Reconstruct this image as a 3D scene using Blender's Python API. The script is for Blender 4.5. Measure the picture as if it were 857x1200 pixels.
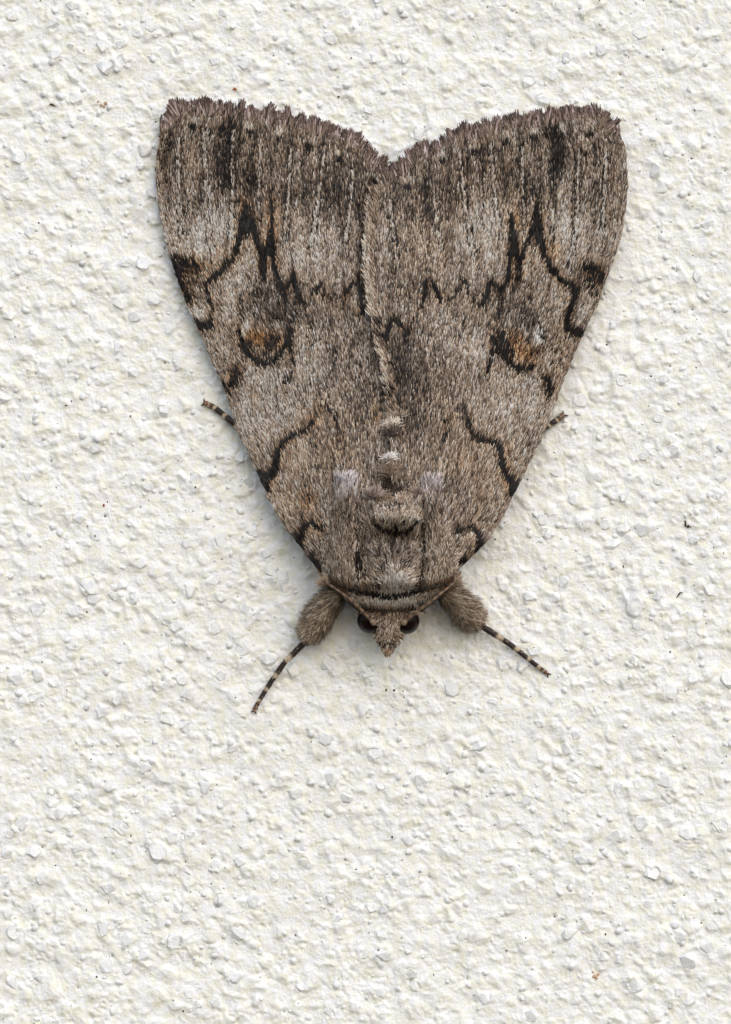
import bpy, bmesh, math
import numpy as np

# ------------------------------------------------------------------ set-up
for o in list(bpy.data.objects):
    bpy.data.objects.remove(o)
scene = bpy.context.scene
COL = scene.collection

S = 0.000075            # one design unit (1/857 of the picture width) in metres
CX, CY = 428.5, 600.0
DIST = 0.35             # camera to wall

cam_d = bpy.data.cameras.new("camera")
cam = bpy.data.objects.new("camera", cam_d)
COL.objects.link(cam)
cam.location = (0, -DIST, 0)
cam.rotation_euler = (math.radians(90), 0, 0)
cam_d.sensor_fit = 'VERTICAL'
cam_d.sensor_height = 36.0
cam_d.sensor_width = 36.0
cam_d.lens = 36.0 * DIST / (1200 * S)
cam_d.clip_start = 0.01
cam_d.clip_end = 50
scene.camera = cam

SUN_DIR = np.array([0.42, -1.15, 0.95]); SUN_DIR /= np.linalg.norm(SUN_DIR)
SUN_EL = math.asin(SUN_DIR[2]); SUN_AZ = math.atan2(SUN_DIR[0], SUN_DIR[1])
world = bpy.data.worlds.new("World"); scene.world = world; world.use_nodes = True
nt = world.node_tree
bg = nt.nodes["Background"]
sky = nt.nodes.new("ShaderNodeTexSky"); sky.sky_type = 'NISHITA'; sky.sun_disc = False
sky.sun_elevation = SUN_EL; sky.sun_rotation = SUN_AZ
sky.air_density = 1.4; sky.dust_density = 2.0; sky.ozone_density = 1.0
nt.links.new(sky.outputs[0], bg.inputs[0]); bg.inputs[1].default_value = 0.13

sun_d = bpy.data.lights.new("sun", 'SUN'); sun_d.energy = 1.3; sun_d.angle = math.radians(90)
sun_d.color = (0.89, 0.915, 1.0)
sun = bpy.data.objects.new("sun", sun_d); COL.objects.link(sun)
from mathutils import Vector
sun.rotation_euler = Vector(-SUN_DIR).to_track_quat('-Z', 'Y').to_euler()
sun.location = (0.2, -0.4, 0.4)

scene.render.engine = 'CYCLES'
vs = scene.view_settings
vs.view_transform = 'Standard'; vs.look = 'None'; vs.gamma = 1.0; vs.use_curve_mapping = False
vs.exposure = 0.33

# ------------------------------------------------------------------ helpers
def P(x, y, h):
    """design units (x right, y down, h out of the wall) -> metres"""
    x = np.asarray(x, float); y = np.asarray(y, float); h = np.asarray(h, float)
    k = (DIST - h * S) / DIST
    return np.stack([(x - CX) * S * k, -h * S, (CY - y) * S * k], -1)

def lin(*rgb):
    c = np.asarray(rgb, float) / 255.0
    return np.where(c <= 0.04045, c / 12.92, ((c + 0.055) / 1.055) ** 2.4)

_grad = {}
def perlin(x, y, seed=0):
    if seed not in _grad:
        a = np.random.default_rng(seed + 991).uniform(0, 2 * np.pi, (256, 256))
        _grad[seed] = (np.cos(a), np.sin(a))
    gx, gy = _grad[seed]
    x = np.asarray(x, float) + 1000.37; y = np.asarray(y, float) + 1000.71
    xi = np.floor(x).astype(int); yi = np.floor(y).astype(int)
    xf = x - xi; yf = y - yi
    u = xf * xf * xf * (xf * (xf * 6 - 15) + 10); v = yf * yf * yf * (yf * (yf * 6 - 15) + 10)
    def g(i, j):
        a = (xi + i) & 255; b = (yi + j) & 255
        return gx[a, b] * (xf - i) + gy[a, b] * (yf - j)
    n0 = g(0, 0) * (1 - u) + g(1, 0) * u
    n1 = g(0, 1) * (1 - u) + g(1, 1) * u
    return (n0 * (1 - v) + n1 * v) * 1.5

def tagobj(o, label=None, cat=None, group=None, kind=None):
    if label: o["label"] = label
    if cat: o["category"] = cat
    if group: o["group"] = group
    if kind: o["kind"] = kind
    return o

def mesh_from(name, verts, faces, mat, parent=None, smooth=False, colors=None, kind=None):
    """verts (N,3) metres, faces (M,k) int array (or list of such arrays)"""
    me = bpy.data.meshes.new(name)
    verts = np.asarray(verts, np.float32)
    if not isinstance(faces, list): faces = [faces]
    faces = [np.asarray(f, np.int32) for f in faces if len(f)]
    nl = sum(f.size for f in faces); nf = sum(len(f) for f in faces)
    me.vertices.add(len(verts)); me.vertices.foreach_set("co", verts.ravel())
    me.loops.add(nl); me.loops.foreach_set("vertex_index", np.concatenate([f.ravel() for f in faces]))
    me.polygons.add(nf)
    tot = np.concatenate([np.full(len(f), f.shape[1], np.int32) for f in faces])
    st = np.concatenate([[0], np.cumsum(tot)[:-1]]).astype(np.int32)
    me.polygons.foreach_set("loop_start", st)
    me.polygons.foreach_set("loop_total", tot)
    if smooth: me.polygons.foreach_set("use_smooth", np.ones(nf, bool))
    if colors is not None:
        ca = me.color_attributes.new("Col", 'FLOAT_COLOR', 'POINT')
        c4 = np.ones((len(verts), 4), np.float32); c4[:, :3] = colors
        ca.data.foreach_set("color", c4.ravel())
    me.update(calc_edges=True); me.validate()
    me.materials.append(mat)
    o = bpy.data.objects.new(name, me); COL.objects.link(o)
    if parent is not None: o.parent = parent
    if kind: o["kind"] = kind
    return o

def new_mat(name, rough=0.6, spec=0.3):
    m = bpy.data.materials.new(name); m.use_nodes = True
    b = m.node_tree.nodes["Principled BSDF"]
    b.inputs["Roughness"].default_value = rough
    b.inputs["Specular IOR Level"].default_value = spec
    return m, m.node_tree, b

def attr_mat(name, rough, spec, sheen=0.0):
    m, t, b = new_mat(name, rough, spec)
    a = t.nodes.new("ShaderNodeVertexColor"); a.layer_name = "Col"
    t.links.new(a.outputs[0], b.inputs["Base Color"])
    if sheen:
        b.inputs["Sheen Weight"].default_value = sheen
        b.inputs["Sheen Roughness"].default_value = 0.5
    return m

# ------------------------------------------------------------------ materials
M_scale = attr_mat("wing_scale", 0.5, 0.35)
M_fur = attr_mat("moth_fur", 0.55, 0.3)
M_leg = attr_mat("leg_cuticle", 0.5, 0.4)

def noisy_mat(name, c0, c1, scale, rough=0.7, spec=0.2, bump=0.0):
    m, t, b = new_mat(name, rough, spec)
    tc = t.nodes.new("ShaderNodeTexCoord")
    n = t.nodes.new("ShaderNodeTexNoise"); n.inputs["Scale"].default_value = scale; n.inputs["Detail"].default_value = 4
    r = t.nodes.new("ShaderNodeValToRGB")
    r.color_ramp.elements[0].position = 0.35; r.color_ramp.elements[1].position = 0.65
    r.color_ramp.elements[0].color = (*c0, 1); r.color_ramp.elements[1].color = (*c1, 1)
    t.links.new(tc.outputs["Object"], n.inputs["Vector"]); t.links.new(n.outputs[0], r.inputs[0])
    t.links.new(r.outputs[0], b.inputs["Base Color"])
    if bump:
        bp = t.nodes.new("ShaderNodeBump"); bp.inputs["Distance"].default_value = bump; bp.inputs["Strength"].default_value = 1
        t.links.new(n.outputs[0], bp.inputs["Height"]); t.links.new(bp.outputs[0], b.inputs["Normal"])
    return m

M_membrane = noisy_mat("wing_membrane", lin(36, 29, 26), lin(58, 48, 42), 4000, 0.7, 0.2)
M_skin = noisy_mat("body_skin", lin(50, 42, 36), lin(80, 68, 56), 4000, 0.8, 0.1)
M_antenna = noisy_mat("antenna_brown", lin(96, 70, 48), lin(160, 134, 104), 9000, 0.5, 0.4)
M_eye, _t, _b = new_mat("compound_eye", 0.2, 0.12)
_n = _t.nodes.new("ShaderNodeTexVoronoi"); _n.inputs["Scale"].default_value = 9000
_tc = _t.nodes.new("ShaderNodeTexCoord"); _t.links.new(_tc.outputs["Object"], _n.inputs["Vector"])
_bp = _t.nodes.new("ShaderNodeBump"); _bp.inputs["Distance"].default_value = 0.00001; _bp.inputs["Strength"].default_value = 0.35
_t.links.new(_n.outputs["Distance"], _bp.inputs["Height"]); _t.links.new(_bp.outputs[0], _b.inputs["Normal"])
_b.inputs["Base Color"].default_value = (*lin(26, 17, 16), 1)

# plaster: cream-white paste with fine crumb relief and faint cream / grey blotches
M_plaster, t, b = new_mat("white_plaster", 0.85, 0.2)
tc = t.nodes.new("ShaderNodeTexCoord")
def noise(scale, detail=5, rough=0.6):
    n = t.nodes.new("ShaderNodeTexNoise"); n.inputs["Scale"].default_value = scale
    n.inputs["Detail"].default_value = detail; n.inputs["Roughness"].default_value = rough
    t.links.new(tc.outputs["Object"], n.inputs["Vector"]); return n
n1 = noise(900, 7, 0.72)
r1 = t.nodes.new("ShaderNodeValToRGB")
r1.color_ramp.elements[0].position = 0.40; r1.color_ramp.elements[0].color = (0.86, 0.845, 0.725, 1)
r1.color_ramp.elements[1].position = 0.56; r1.color_ramp.elements[1].color = (0.905, 0.905, 0.90, 1)
t.links.new(n1.outputs[0], r1.inputs[0])
n2 = noise(2600, 3, 0.6)                      # rare tiny grey dust marks
r2 = t.nodes.new("ShaderNodeValToRGB")
r2.color_ramp.elements[0].position = 0.70; r2.color_ramp.elements[0].color = (0, 0, 0, 1)
r2.color_ramp.elements[1].position = 0.80; r2.color_ramp.elements[1].color = (1, 1, 1, 1)
t.links.new(n2.outputs[0], r2.inputs[0])
mx = t.nodes.new("ShaderNodeMix"); mx.data_type = 'RGBA'
t.links.new(r2.outputs[0], mx.inputs[0]); t.links.new(r1.outputs[0], mx.inputs[6])
mx.inputs[7].default_value = (0.50, 0.47, 0.39, 1)
t.links.new(mx.outputs[2], b.inputs["Base Color"])
n3 = noise(3600, 5, 0.7)
bp = t.nodes.new("ShaderNodeBump"); bp.inputs["Distance"].default_value = 0.00026; bp.inputs["Strength"].default_value = 0.7
t.links.new(n3.outputs[0], bp.inputs["Height"]); t.links.new(bp.outputs[0], b.inputs["Normal"])

M_grain, t, b = new_mat("marble_grain", 0.42, 0.45)
tc = t.nodes.new("ShaderNodeTexCoord")
oi = t.nodes.new("ShaderNodeObjectInfo")
n1 = noise(900, 4, 0.6)
r1 = t.nodes.new("ShaderNodeValToRGB")
r1.color_ramp.elements[0].position = 0.35; r1.color_ramp.elements[0].color = (0.74, 0.745, 0.745, 1)
r1.color_ramp.elements[1].position = 0.65; r1.color_ramp.elements[1].color = (0.82, 0.825, 0.825, 1)
t.links.new(n1.outputs[0], r1.inputs[0])
hv = t.nodes.new("ShaderNodeHueSaturation")
mr = t.nodes.new("ShaderNodeMapRange"); mr.inputs[3].default_value = 0.93; mr.inputs[4].default_value = 1.03
t.links.new(oi.outputs["Random"], mr.inputs[0]); t.links.new(mr.outputs[0], hv.inputs["Value"])
t.links.new(r1.outputs[0], hv.inputs["Color"])
geo = t.nodes.new("ShaderNodeNewGeometry")
n2 = t.nodes.new("ShaderNodeTexNoise"); n2.inputs["Scale"].default_value = 1500; n2.inputs["Detail"].default_value = 5; n2.inputs["Roughness"].default_value = 0.65
t.links.new(geo.outputs["Position"], n2.inputs["Vector"])
r2 = t.nodes.new("ShaderNodeValToRGB"); r2.color_ramp.elements[0].position = 0.50; r2.color_ramp.elements[1].position = 0.56
t.links.new(n2.outputs[0], r2.inputs[0])
mx = t.nodes.new("ShaderNodeMix"); mx.data_type = 'RGBA'; mx.inputs[7].default_value = (0.86, 0.855, 0.81, 1)
t.links.new(r2.outputs[0], mx.inputs[0]); t.links.new(hv.outputs[0], mx.inputs[6]); t.links.new(mx.outputs[2], b.inputs["Base Color"])
b.inputs["Subsurface Weight"].default_value = 0.25
b.inputs["Subsurface Radius"].default_value = (0.0006, 0.0006, 0.0006)
b.inputs["Subsurface Scale"].default_value = 1.0
bp = t.nodes.new("ShaderNodeBump"); bp.inputs["Distance"].default_value = 0.00035; bp.inputs["Strength"].default_value = 0.6
t.links.new(n2.outputs[0], bp.inputs["Height"]); t.links.new(bp.outputs[0], b.inputs["Normal"])

M_dirt = noisy_mat("dark_dirt", lin(38, 32, 28), lin(96, 82, 64), 3000, 0.8, 0.2)
M_orange = noisy_mat("orange_crumb", lin(120, 60, 28), lin(190, 110, 58), 3000, 0.7, 0.3)
M_tan = noisy_mat("tan_crumb", lin(168, 132, 98), lin(214, 186, 158), 3000, 0.8, 0.2)
M_red = noisy_mat("red_crumb", lin(120, 36, 26), lin(170, 66, 50), 3000, 0.6, 0.3)

# ------------------------------------------------------------------ outlines (design units)
def interp(pts, axis_vals):
    p = np.array(pts, float)
    return lambda y: np.interp(y, p[:, 0], p[:, 1])

# left costa / right costa as x(y)
L_costa = [(122, 212), (128, 202), (136, 197), (147, 191), (161, 187), (180, 184), (195, 183), (215, 183.5), (235, 185), (252, 188), (269, 192),
           (295, 198), (320, 205.5), (340, 213), (360, 220), (375, 229 - 1), (395, 237), (415, 245.5), (437, 255), (460, 265), (482, 272), (503, 279),
           (530, 291), (553, 302), (576, 311.5), (599, 322), (618, 334.6), (641, 353), (660, 367), (674, 377), (690, 384)]
R_costa = [(128, 708), (132, 713), (136, 716), (145, 722), (154, 726), (168, 731), (183, 734), (208, 735), (228, 735), (245, 733), (265, 730), (284, 726),
           (313, 715), (339, 706), (360, 699), (375, 691), (395, 682), (415, 673), (437, 664), (457, 656), (480, 648), (503, 639), (527, 627), (545, 619),
           (565, 609), (581, 601), (600, 592), (614, 584.5), (635, 571), (654, 552), (670, 535), (690, 525)]
Lc = interp(L_costa, 0); Rc = interp(R_costa, 0)
# fringe tip line of each termen as y(x)
L_term = interp([(195, 138), (203, 124), (207, 121), (238, 121), (271, 124.5), (322, 131), (360, 140), (397, 152), (430, 166), (441, 183), (452, 200), (470, 225)], 0)
R_term = interp([(436, 224), (441, 208), (450, 198), (462, 196), (476, 190), (483, 179), (512, 166), (530, 155), (559, 147.5), (599, 139), (632, 134.5), (653, 132.5), (675, 130), (708, 131), (716, 138), (722, 148)], 0)
# inner margins x(y)
R_inner = interp([(185, 444), (212, 439), (249, 432), (290, 429), (330, 430), (370, 435), (405, 441), (435, 449), (470, 455), (500, 457), (560, 459), (690, 459)], 0)
L_inner = interp([(185, 446), (215, 452), (300, 458), (400, 462), (560, 462), (690, 460)], 0)

XM = 450.0
hm_f = interp([(110, 24), (200, 32), (300, 46), (400, 60), (500, 76), (560, 88), (620, 90), (700, 86)], 0)
he_f = interp([(110, 17), (250, 16), (400, 19), (500, 24), (560, 30), (620, 38), (660, 46), (700, 54)], 0)
def H(x, y):
    """height of the folded wings above the wall"""
    x = np.asarray(x, float); y = np.asarray(y, float)
    w = np.where(x < XM, XM - Lc(y), Rc(y) - XM)
    tt = np.clip(np.abs(x - XM) / w, 0, 1.15)
    h = he_f(y) + (hm_f(y) - he_f(y)) * (1 - tt ** 1.7)
    # shallow folds along the veins
    top = np.clip((420 - y) / 200, 0, 1)
    ph = np.abs(x - XM) / (w + 60) * 8.0 * 2 * np.pi
    h = h + top * 0.9 * np.cos(ph)
    h = h + 1.6 * perlin(x / 38, y / 60, 5) + 0.6 * perlin(x / 14, y / 20, 6)
    return h
def HL(x, y): return H(x, y) - 7.0 * np.exp(-((np.asarray(x) - R_inner(y) + 1) / 9.0) ** 2) * np.clip((np.asarray(y) - 205) / 40, 0, 1)
def HR(x, y):
    d = np.clip((np.asarray(x) - R_inner(y)) / 14.0, 0, 1)
    return H(x, y) + 6.0 + 9.0 * (1 - d) ** 2

# body: continuous loft
BXC = 459.0
bw_f = interp([(225, 5), (300, 22), (400, 34), (500, 46), (560, 60), (600, 72), (640, 75), (670, 75), (684, 73), (692, 66), (700, 58), (708, 49), (714, 41), (722, 29), (732, 21), (745, 14.5), (755, 9.5), (762, 6), (767, 2.5)], 0)
bt_f = interp([(225, 16), (300, 28), (400, 44), (500, 62), (550, 80), (580, 96), (620, 102), (660, 101), (685, 97), (692, 88), (700, 88), (708, 84), (714, 76), (730, 68), (750, 58), (762, 50), (767, 45)], 0)
bb_f = interp([(225, 12), (300, 14), (500, 12), (680, 12), (720, 18), (745, 32), (767, 41)], 0)
def body_xc(y): return np.interp(y, [560, 690, 767], [460, 459, 454.5])
def bump2(x, y, cx, cy, rx, ry, a): return a * np.exp(-((x - cx) / rx) ** 2 - ((y - cy) / ry) ** 2)
def body_bumps(x, y):
    b = bump2(x, y, 465, 605, 25, 15, 22)
    b = b + bump2(x, y, 462, 571, 19, 7, -15)
    b = b + bump2(x, y, 466, 678, 19, 18, 14)
    b = b + bump2(x, y, 463, 633, 34, 9, -9)
    b = b + bump2(x, y, 426, 645, 5, 45, -8) + bump2(x, y, 494, 645, 5, 45, -8)
    return b
def BH(x, y):
    x = np.asarray(x, float); y = np.asarray(y, float)
    tt = np.clip(np.abs(x - body_xc(y)) / bw_f(y), 0, 1)
    m = 0.5 * (bt_f(y) + bb_f(y)); a = 0.5 * (bt_f(y) - bb_f(y))
    return m + a * np.sqrt(1 - tt ** 2) + body_bumps(x, y) * (1 - tt ** 3)

# ------------------------------------------------------------------ wall
rng = np.random.default_rng(7)
def axis(a, b, fine, far):
    core = np.arange(a, b + fine, fine)
    left = []; x = a; st = fine
    while x > far[0]:
        st = min(st * 1.10, 3.6 if x > a - 300 else 14); x -= st; left.append(x)
    right = []; x = core[-1]; st = fine
    while x < far[1]:
        st = min(st * 1.10, 3.6 if x < b + 300 else 14); x += st; right.append(x)
    return np.concatenate([np.array(left[::-1]), core, np.array(right)])
xs = axis(-40, 897, 1.6, (-900, 1760))
ys = axis(-40, 1240, 1.6, (-900, 2100))
GX, GY = np.meshgrid(xs, ys)
wx = GX + 5 * perlin(GX / 22, GY / 22, 11) + 1.6 * perlin(GX / 6, GY / 6, 12)
wy = GY + 5 * perlin(GX / 22, GY / 22, 13) + 1.6 * perlin(GX / 6, GY / 6, 14)
W = 3.4 * perlin(wx / 80, wy / 66, 21) + 2.6 * perlin(wx / 36, wy / 30, 22) + 1.2 * perlin(wx / 15, wy / 14, 23)
def window(cx, cy, r):
    i0, i1 = np.searchsorted(xs, [cx - r, cx + r]); j0, j1 = np.searchsorted(ys, [cy - r, cy + r])
    return slice(j0, j1), slice(i0, i1)
def wall_h(x, y):
    i = int(np.clip(np.searchsorted(xs, x), 1, len(xs) - 1)); j = int(np.clip(np.searchsorted(ys, y), 1, len(ys) - 1))
    return float(max(W[j, i], W[j - 1, i - 1], W[j, i - 1], W[j - 1, i]))
def under_moth(x, y, m=0):
    if 130 < y < 690:
        return Lc(y) + m < x < Rc(y) - m and y > min(L_term(min(x, 452)) if x < 452 else R_term(x), 900) + m
    return False

# sand coated by the paste: thousands of faceted rounded lumps merged softly
lr = np.random.default_rng(17)
nl = 31000
lx = lr.uniform(-320, 1177, nl); ly = lr.uniform(-320, 1520, nl); lrad = 2.2 + 8.0 * lr.random(nl) ** 3.2
W0 = W.copy()
for k in np.argsort(-lrad):
    cx, cy, rr = lx[k], ly[k], lrad[k]
    sl = window(cx, cy, rr * 1.5)
    X = GX[sl] - cx; Y = GY[sl] - cy
    if X.size == 0: continue
    h0 = W0[sl].mean() + lr.uniform(-.25, .3) * rr
    dome = np.full(X.shape, .62 * rr * lr.uniform(.6, 1.1))
    for f_ in range(5):
        a_ = lr.uniform(0, 6.283); st = lr.uniform(.35, 1.5)
        dome = np.minimum(dome, .9 * rr * lr.uniform(.8, 1.1) * (1 - 0.0) - st * (X * math.cos(a_) + Y * math.sin(a_) + .35 * rr))
    edge = np.hypot(X, Y) / rr
    dome = np.minimum(dome, rr * 1.1 * (1.25 - edge ** 2) ) + h0
    d_ = dome - W[sl]; kk = .22 * rr + .5
    W[sl] += np.where(d_ > -3 * kk, kk * np.log1p(np.exp(np.clip(d_ / kk, -8, 8))) * 1.0 - kk * .05, 0)
rough_mask = np.clip(0.55 + 0.9 * perlin(GX / 40, GY / 40, 25), 0.15, 1.3)
W += rough_mask * (1.1 * perlin(wx / 6.5, wy / 6.0, 28) + 1.3 * perlin(wx / 4.2, wy / 4.2, 26) + 0.9 * perlin(wx / 2.6, wy / 2.6, 27))
W -= np.median(W)
W = 0.64 * np.where(W > 5, 5 + (W - 5) * .6, W)

# big marble grains seen in the photograph (x, y, radius), the rest scattered
spots = [(65,63,9),(122,54,9),(124,78,11),(145,73,10),(88,115,9),(23,184,9),(61,28,9),(178,30,10),(287,73,10),(86,7,8),(28,206,7),
 (93,608,8),(112,627,9),(124,662,7),(165,661,8),(105,687,12),(110,701,8),(133,698,8),(44,714,10),(87,717,10),(250,679,11),(259,700,8),(206,733,9),
 (252,738,8),(283,761,9),(17,795,11),(44,791,8),(39,818,8),(121,835,9),(138,819,9),(220,814,9),(196,843,10),(213,796,8),(259,792,8),(174,570,8),
 (262,633,11),(219,637,7),(63,937,11),(71,953,9),(25,965,11),(142,970,10),(206,949,11),(222,979,8),(9,1001,8),(40,998,9),(49,1028,10),(185,998,11),
 (126,1040,10),(208,1064,8),(147,1101,9),(203,1103,11),(121,1087,10),(16,1092,10),(280,1092,11),(297,1056,9),(14,1150,9),(49,1147,8),(124,1133,10),
 (779,915,11),(782,935,11),(751,964,11),(844,966,12),(619,971,9),(764,1023,10),(797,1098,9),(828,1110,9),(667,1094,10),(707,1122,9),(742,1155,10),
 (808,1172,9),(796,1163,8),(622,1191,9),(806,1127,10),(567,1170,9),(789,528,9),(651,554,7),(732,581,8),(771,564,7),(636,609,8),(643,626,8),(709,614,8),
 (730,618,10),(751,620,9),(717,638,9),(840,579,9),(814,633,8),(660,681,9),(769,698,8),(744,710,14),(813,749,9),(621,699,9),(747,732,8),(694,657,8),(661,726,7),
 (281,535,10),(293,566,8),(318,668,9),(330,677,10),(335,688,8),(345,785,9),(365,715,7),(414,755,9),(386,777,10),(431,789,9),(366,820,7),(285,755,6)]
tries = 0
while len(spots) < 300 and tries < 40000:
    tries += 1
    x = rng.uniform(-25, 882); y = rng.uniform(-25, 1225); r = rng.choice([6, 6.5, 7, 7.5, 8, 9, 10.5])
    if under_moth(x, y, 4): continue
    if all((x - a) ** 2 + (y - b_) ** 2 > (0.85 * (r + c)) ** 2 + 60 for a, b_, c in spots): spots.append((x, y, r))

def grain_shape(seed):
    r = np.random.default_rng(seed)
    bm = bmesh.new()
    n = int(r.integers(10, 15)); el = r.uniform(0.72, 1.0)
    for i in range(n):
        a = 2 * math.pi * (i + r.uniform(-0.3, 0.3)) / n * 2.0
        ring = i % 2
        rad = (1.0 if ring else 0.72) * r.uniform(0.82, 1.08)
        bm.verts.new((rad * math.cos(a), (-0.25 if ring else 0.42) * r.uniform(0.8, 1.2) * -1, rad * el * math.sin(a)))
    for i in range(4):
        a = r.uniform(0, 6.28); bm.verts.new((0.6 * math.cos(a), 0.6, 0.6 * math.sin(a)))
    res = bmesh.ops.convex_hull(bm, input=bm.verts)
    gone = [g for g in res["geom_interior"] + res["geom_unused"] if isinstance(g, bmesh.types.BMVert)]
    bmesh.ops.delete(bm, geom=list(set(gone)), context='VERTS')
    bmesh.ops.dissolve_limit(bm, angle_limit=math.radians(14), verts=bm.verts, edges=bm.edges)
    bmesh.ops.recalc_face_normals(bm, faces=bm.faces)
    bmesh.ops.triangulate(bm, faces=bm.faces)
    me = bpy.data.meshes.new("grain"); bm.to_mesh(me); bm.free()
    me.materials.append(M_grain)
    return me
grain_meshes = [grain_shape(100 + i) for i in range(28)]

# small grains that only make up the grit
small = []
for _ in range(3000):
    x = rng.uniform(-300, 1157); y = rng.uniform(-300, 1500); r = rng.uniform(2.2, 4.5) if rng.random() < .62 else rng.uniform(4.5, 7.5)
    small.append((x, y, r))

def embed(cx, cy, r, lift):
    """level of the plaster at a grain, with paste climbing unevenly up its sides"""
    sl = window(cx, cy, r * 2.2)
    X = GX[sl]; Y = GY[sl]
    if X.size == 0: return 0.0
    d = np.hypot(X - cx, Y - cy) / r
    a = np.arctan2(Y - cy, X - cx)
    h0 = float(np.mean(W[sl]))
    wob = 1 + 0.30 * perlin(np.cos(a) * 1.3 + cx, np.sin(a) * 1.3 + cy, 31)
    W[sl] += lift * r * np.exp(-((d / (1.05 * wob)) ** 4)) * 0.6
    ins = np.clip((0.95 - d) / 0.25, 0, 1)
    lim = h0 + 0.10 * r + 0.55 * r * perlin(X / 7, Y / 7, 33)
    W[sl] = np.where(W[sl] > lim, W[sl] * (1 - ins) + lim * ins, W[sl])
    return h0
grain_place = []
for (x, y, r) in spots:
    h0 = embed(x, y, r, 0.35)
    grain_place.append((x, y, r, h0 + rng.uniform(-0.16, 0.08) * r))
small_place = []
for (x, y, r) in small:
    sl = window(x, y, r); X = GX[sl]
    if X.size == 0: continue
    small_place.append((x, y, r, float(np.mean(W[sl])) - 0.12 * r))
# pits
pits = []
for _ in range(520):
    x = rng.uniform(-30, 887); y = rng.uniform(-30, 1230); r = rng.uniform(1.4, 3.0)
    sl = window(x, y, 3 * r)
    W[sl] -= rng.uniform(1.5, 4.5) * np.exp(-((GX[sl] - x) ** 2 + (GY[sl] - y) ** 2) / (r * r))
    pits.append((x, y, r))

nx, ny = len(xs), len(ys)
idx = np.arange(nx * ny).reshape(ny, nx)
V = P(GX, GY, 0 * GX); V[..., 1] = -W * S
F = np.stack([idx[:-1, :-1], idx[1:, :-1], idx[1:, 1:], idx[:-1, 1:]], -1).reshape(-1, 4)
wall = mesh_from("wall", V.reshape(-1, 3), F, M_plaster, smooth=True)
tagobj(wall, "rough white plaster wall with embedded marble grains", kind="structure")

for k, (x, y, r, h) in enumerate(grain_place):
    o = bpy.data.objects.new("grain", grain_meshes[k % len(grain_meshes)]); COL.objects.link(o); o.parent = wall
    o.location = P(x, y, h)
    s = r * S * 1.22
    o.scale = (s * rng.uniform(0.85, 1.15), s * rng.uniform(0.5, 0.75), s * rng.uniform(0.85, 1.15))
    o.rotation_euler = (rng.normal(0, 0.17), rng.uniform(0, 6.28), rng.normal(0, 0.17))
# small grains joined
gv, gf, off = [], [], 0
base = []
for me in grain_meshes:
    co = np.empty(len(me.vertices) * 3); me.vertices.foreach_get("co", co)
    tri = np.array([p.vertices[:] for p in me.polygons]); base.append((co.reshape(-1, 3), tri))
for (x, y, r, h) in small_place:
    co, tri = base[rng.integers(len(base))]
    a = rng.uniform(0, 6.28); ca, sa = math.cos(a), math.sin(a)
    q = co * np.array([rng.uniform(0.7, 1.1), rng.uniform(0.7, 1.1), rng.uniform(0.7, 1.1)]) * r
    q = np.stack([q[:, 0] * ca - q[:, 2] * sa, q[:, 1] + q[:, 0] * rng.normal(0, 0.25), q[:, 0] * sa + q[:, 2] * ca], -1)
    gv.append(q * S + P(x, y, h)); gf.append(tri + off); off += len(co)
mesh_from("small_grains", np.concatenate(gv), np.concatenate(gf), M_grain, wall, kind="stuff")

# dust specks: little dark crumbs in the pits
gv, gf, off = [], [], 0
def crumb(r, seed):
    q = np.random.default_rng(seed)
    bm = bmesh.new(); bmesh.ops.create_icosphere(bm, subdivisions=1, radius=1)
    co = np.array([v.co[:] for v in bm.verts]); tri = np.array([[v.index for v in f.verts] for f in bm.faces]); bm.free()
    co = co * q.uniform(0.55, 1.2, (len(co), 1)) * np.array([q.uniform(0.6, 1.4), 0.6, q.uniform(0.6, 1.4)])
    return co * r, tri
for k, (x, y, r) in enumerate(pits):
    if k % 5 > 1: continue
    co, tri = crumb(rng.uniform(0.45, 1.15), k)
    gv.append(co * S + P(x, y, wall_h(x, y) + 0.1)); gf.append(tri + off); off += len(co)
for k in range(900):
    x = rng.uniform(-20, 877); y = rng.uniform(-20, 1220)
    co, tri = crumb(0.4 + 1.0 * rng.random() ** 3, 2000 + k)
    gv.append(co * S + P(x, y, wall_h(x, y) - 0.15)); gf.append(tri + off); off += len(co)
mesh_from("dust_specks", np.concatenate(gv), np.concatenate(gf), M_dirt, wall, kind="stuff")

# ------------------------------------------------------------------ moth
moth = bpy.data.objects.new("moth", None); COL.objects.link(moth)
moth.empty_display_size = 0.01
moth.location = P(458, 450, 0)
tagobj(moth, "grey-brown mottled moth with folded wings resting head down on white plaster", "moth")
moth_inv = np.array(moth.location)
def child(o, parent):
    """parent while keeping world coordinates baked relative to the moth's base"""
    o.parent = parent
    return o
def Pm(x, y, h): return P(x, y, h) - moth_inv      # parts live in the moth's own space

def strips(root, mid, tip, side, w, c_root, c_mid, c_tip, tipw=0.3, rootw=0.55):
    """ribbons in design units: root/mid/tip/side (N,3) with (x,y,h); w (N,)"""
    w = np.asarray(w)[:, None] * 0.5
    v = np.stack([root - side * w * rootw, root + side * w * rootw, mid - side * w, mid + side * w,
                  tip - side * w * tipw, tip + side * w * tipw], 1)
    c = np.stack([c_root, c_root, c_mid, c_mid, c_tip, c_tip], 1)
    n = len(root); b0 = np.arange(n)[:, None] * 6
    f = np.concatenate([b0 + np.array([[0, 1, 3, 2]]), b0 + np.array([[2, 3, 5, 4]])])
    v = v.reshape(-1, 3)
    return Pm(v[:, 0], v[:, 1], v[:, 2]), f, c.reshape(-1, 3)

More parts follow.
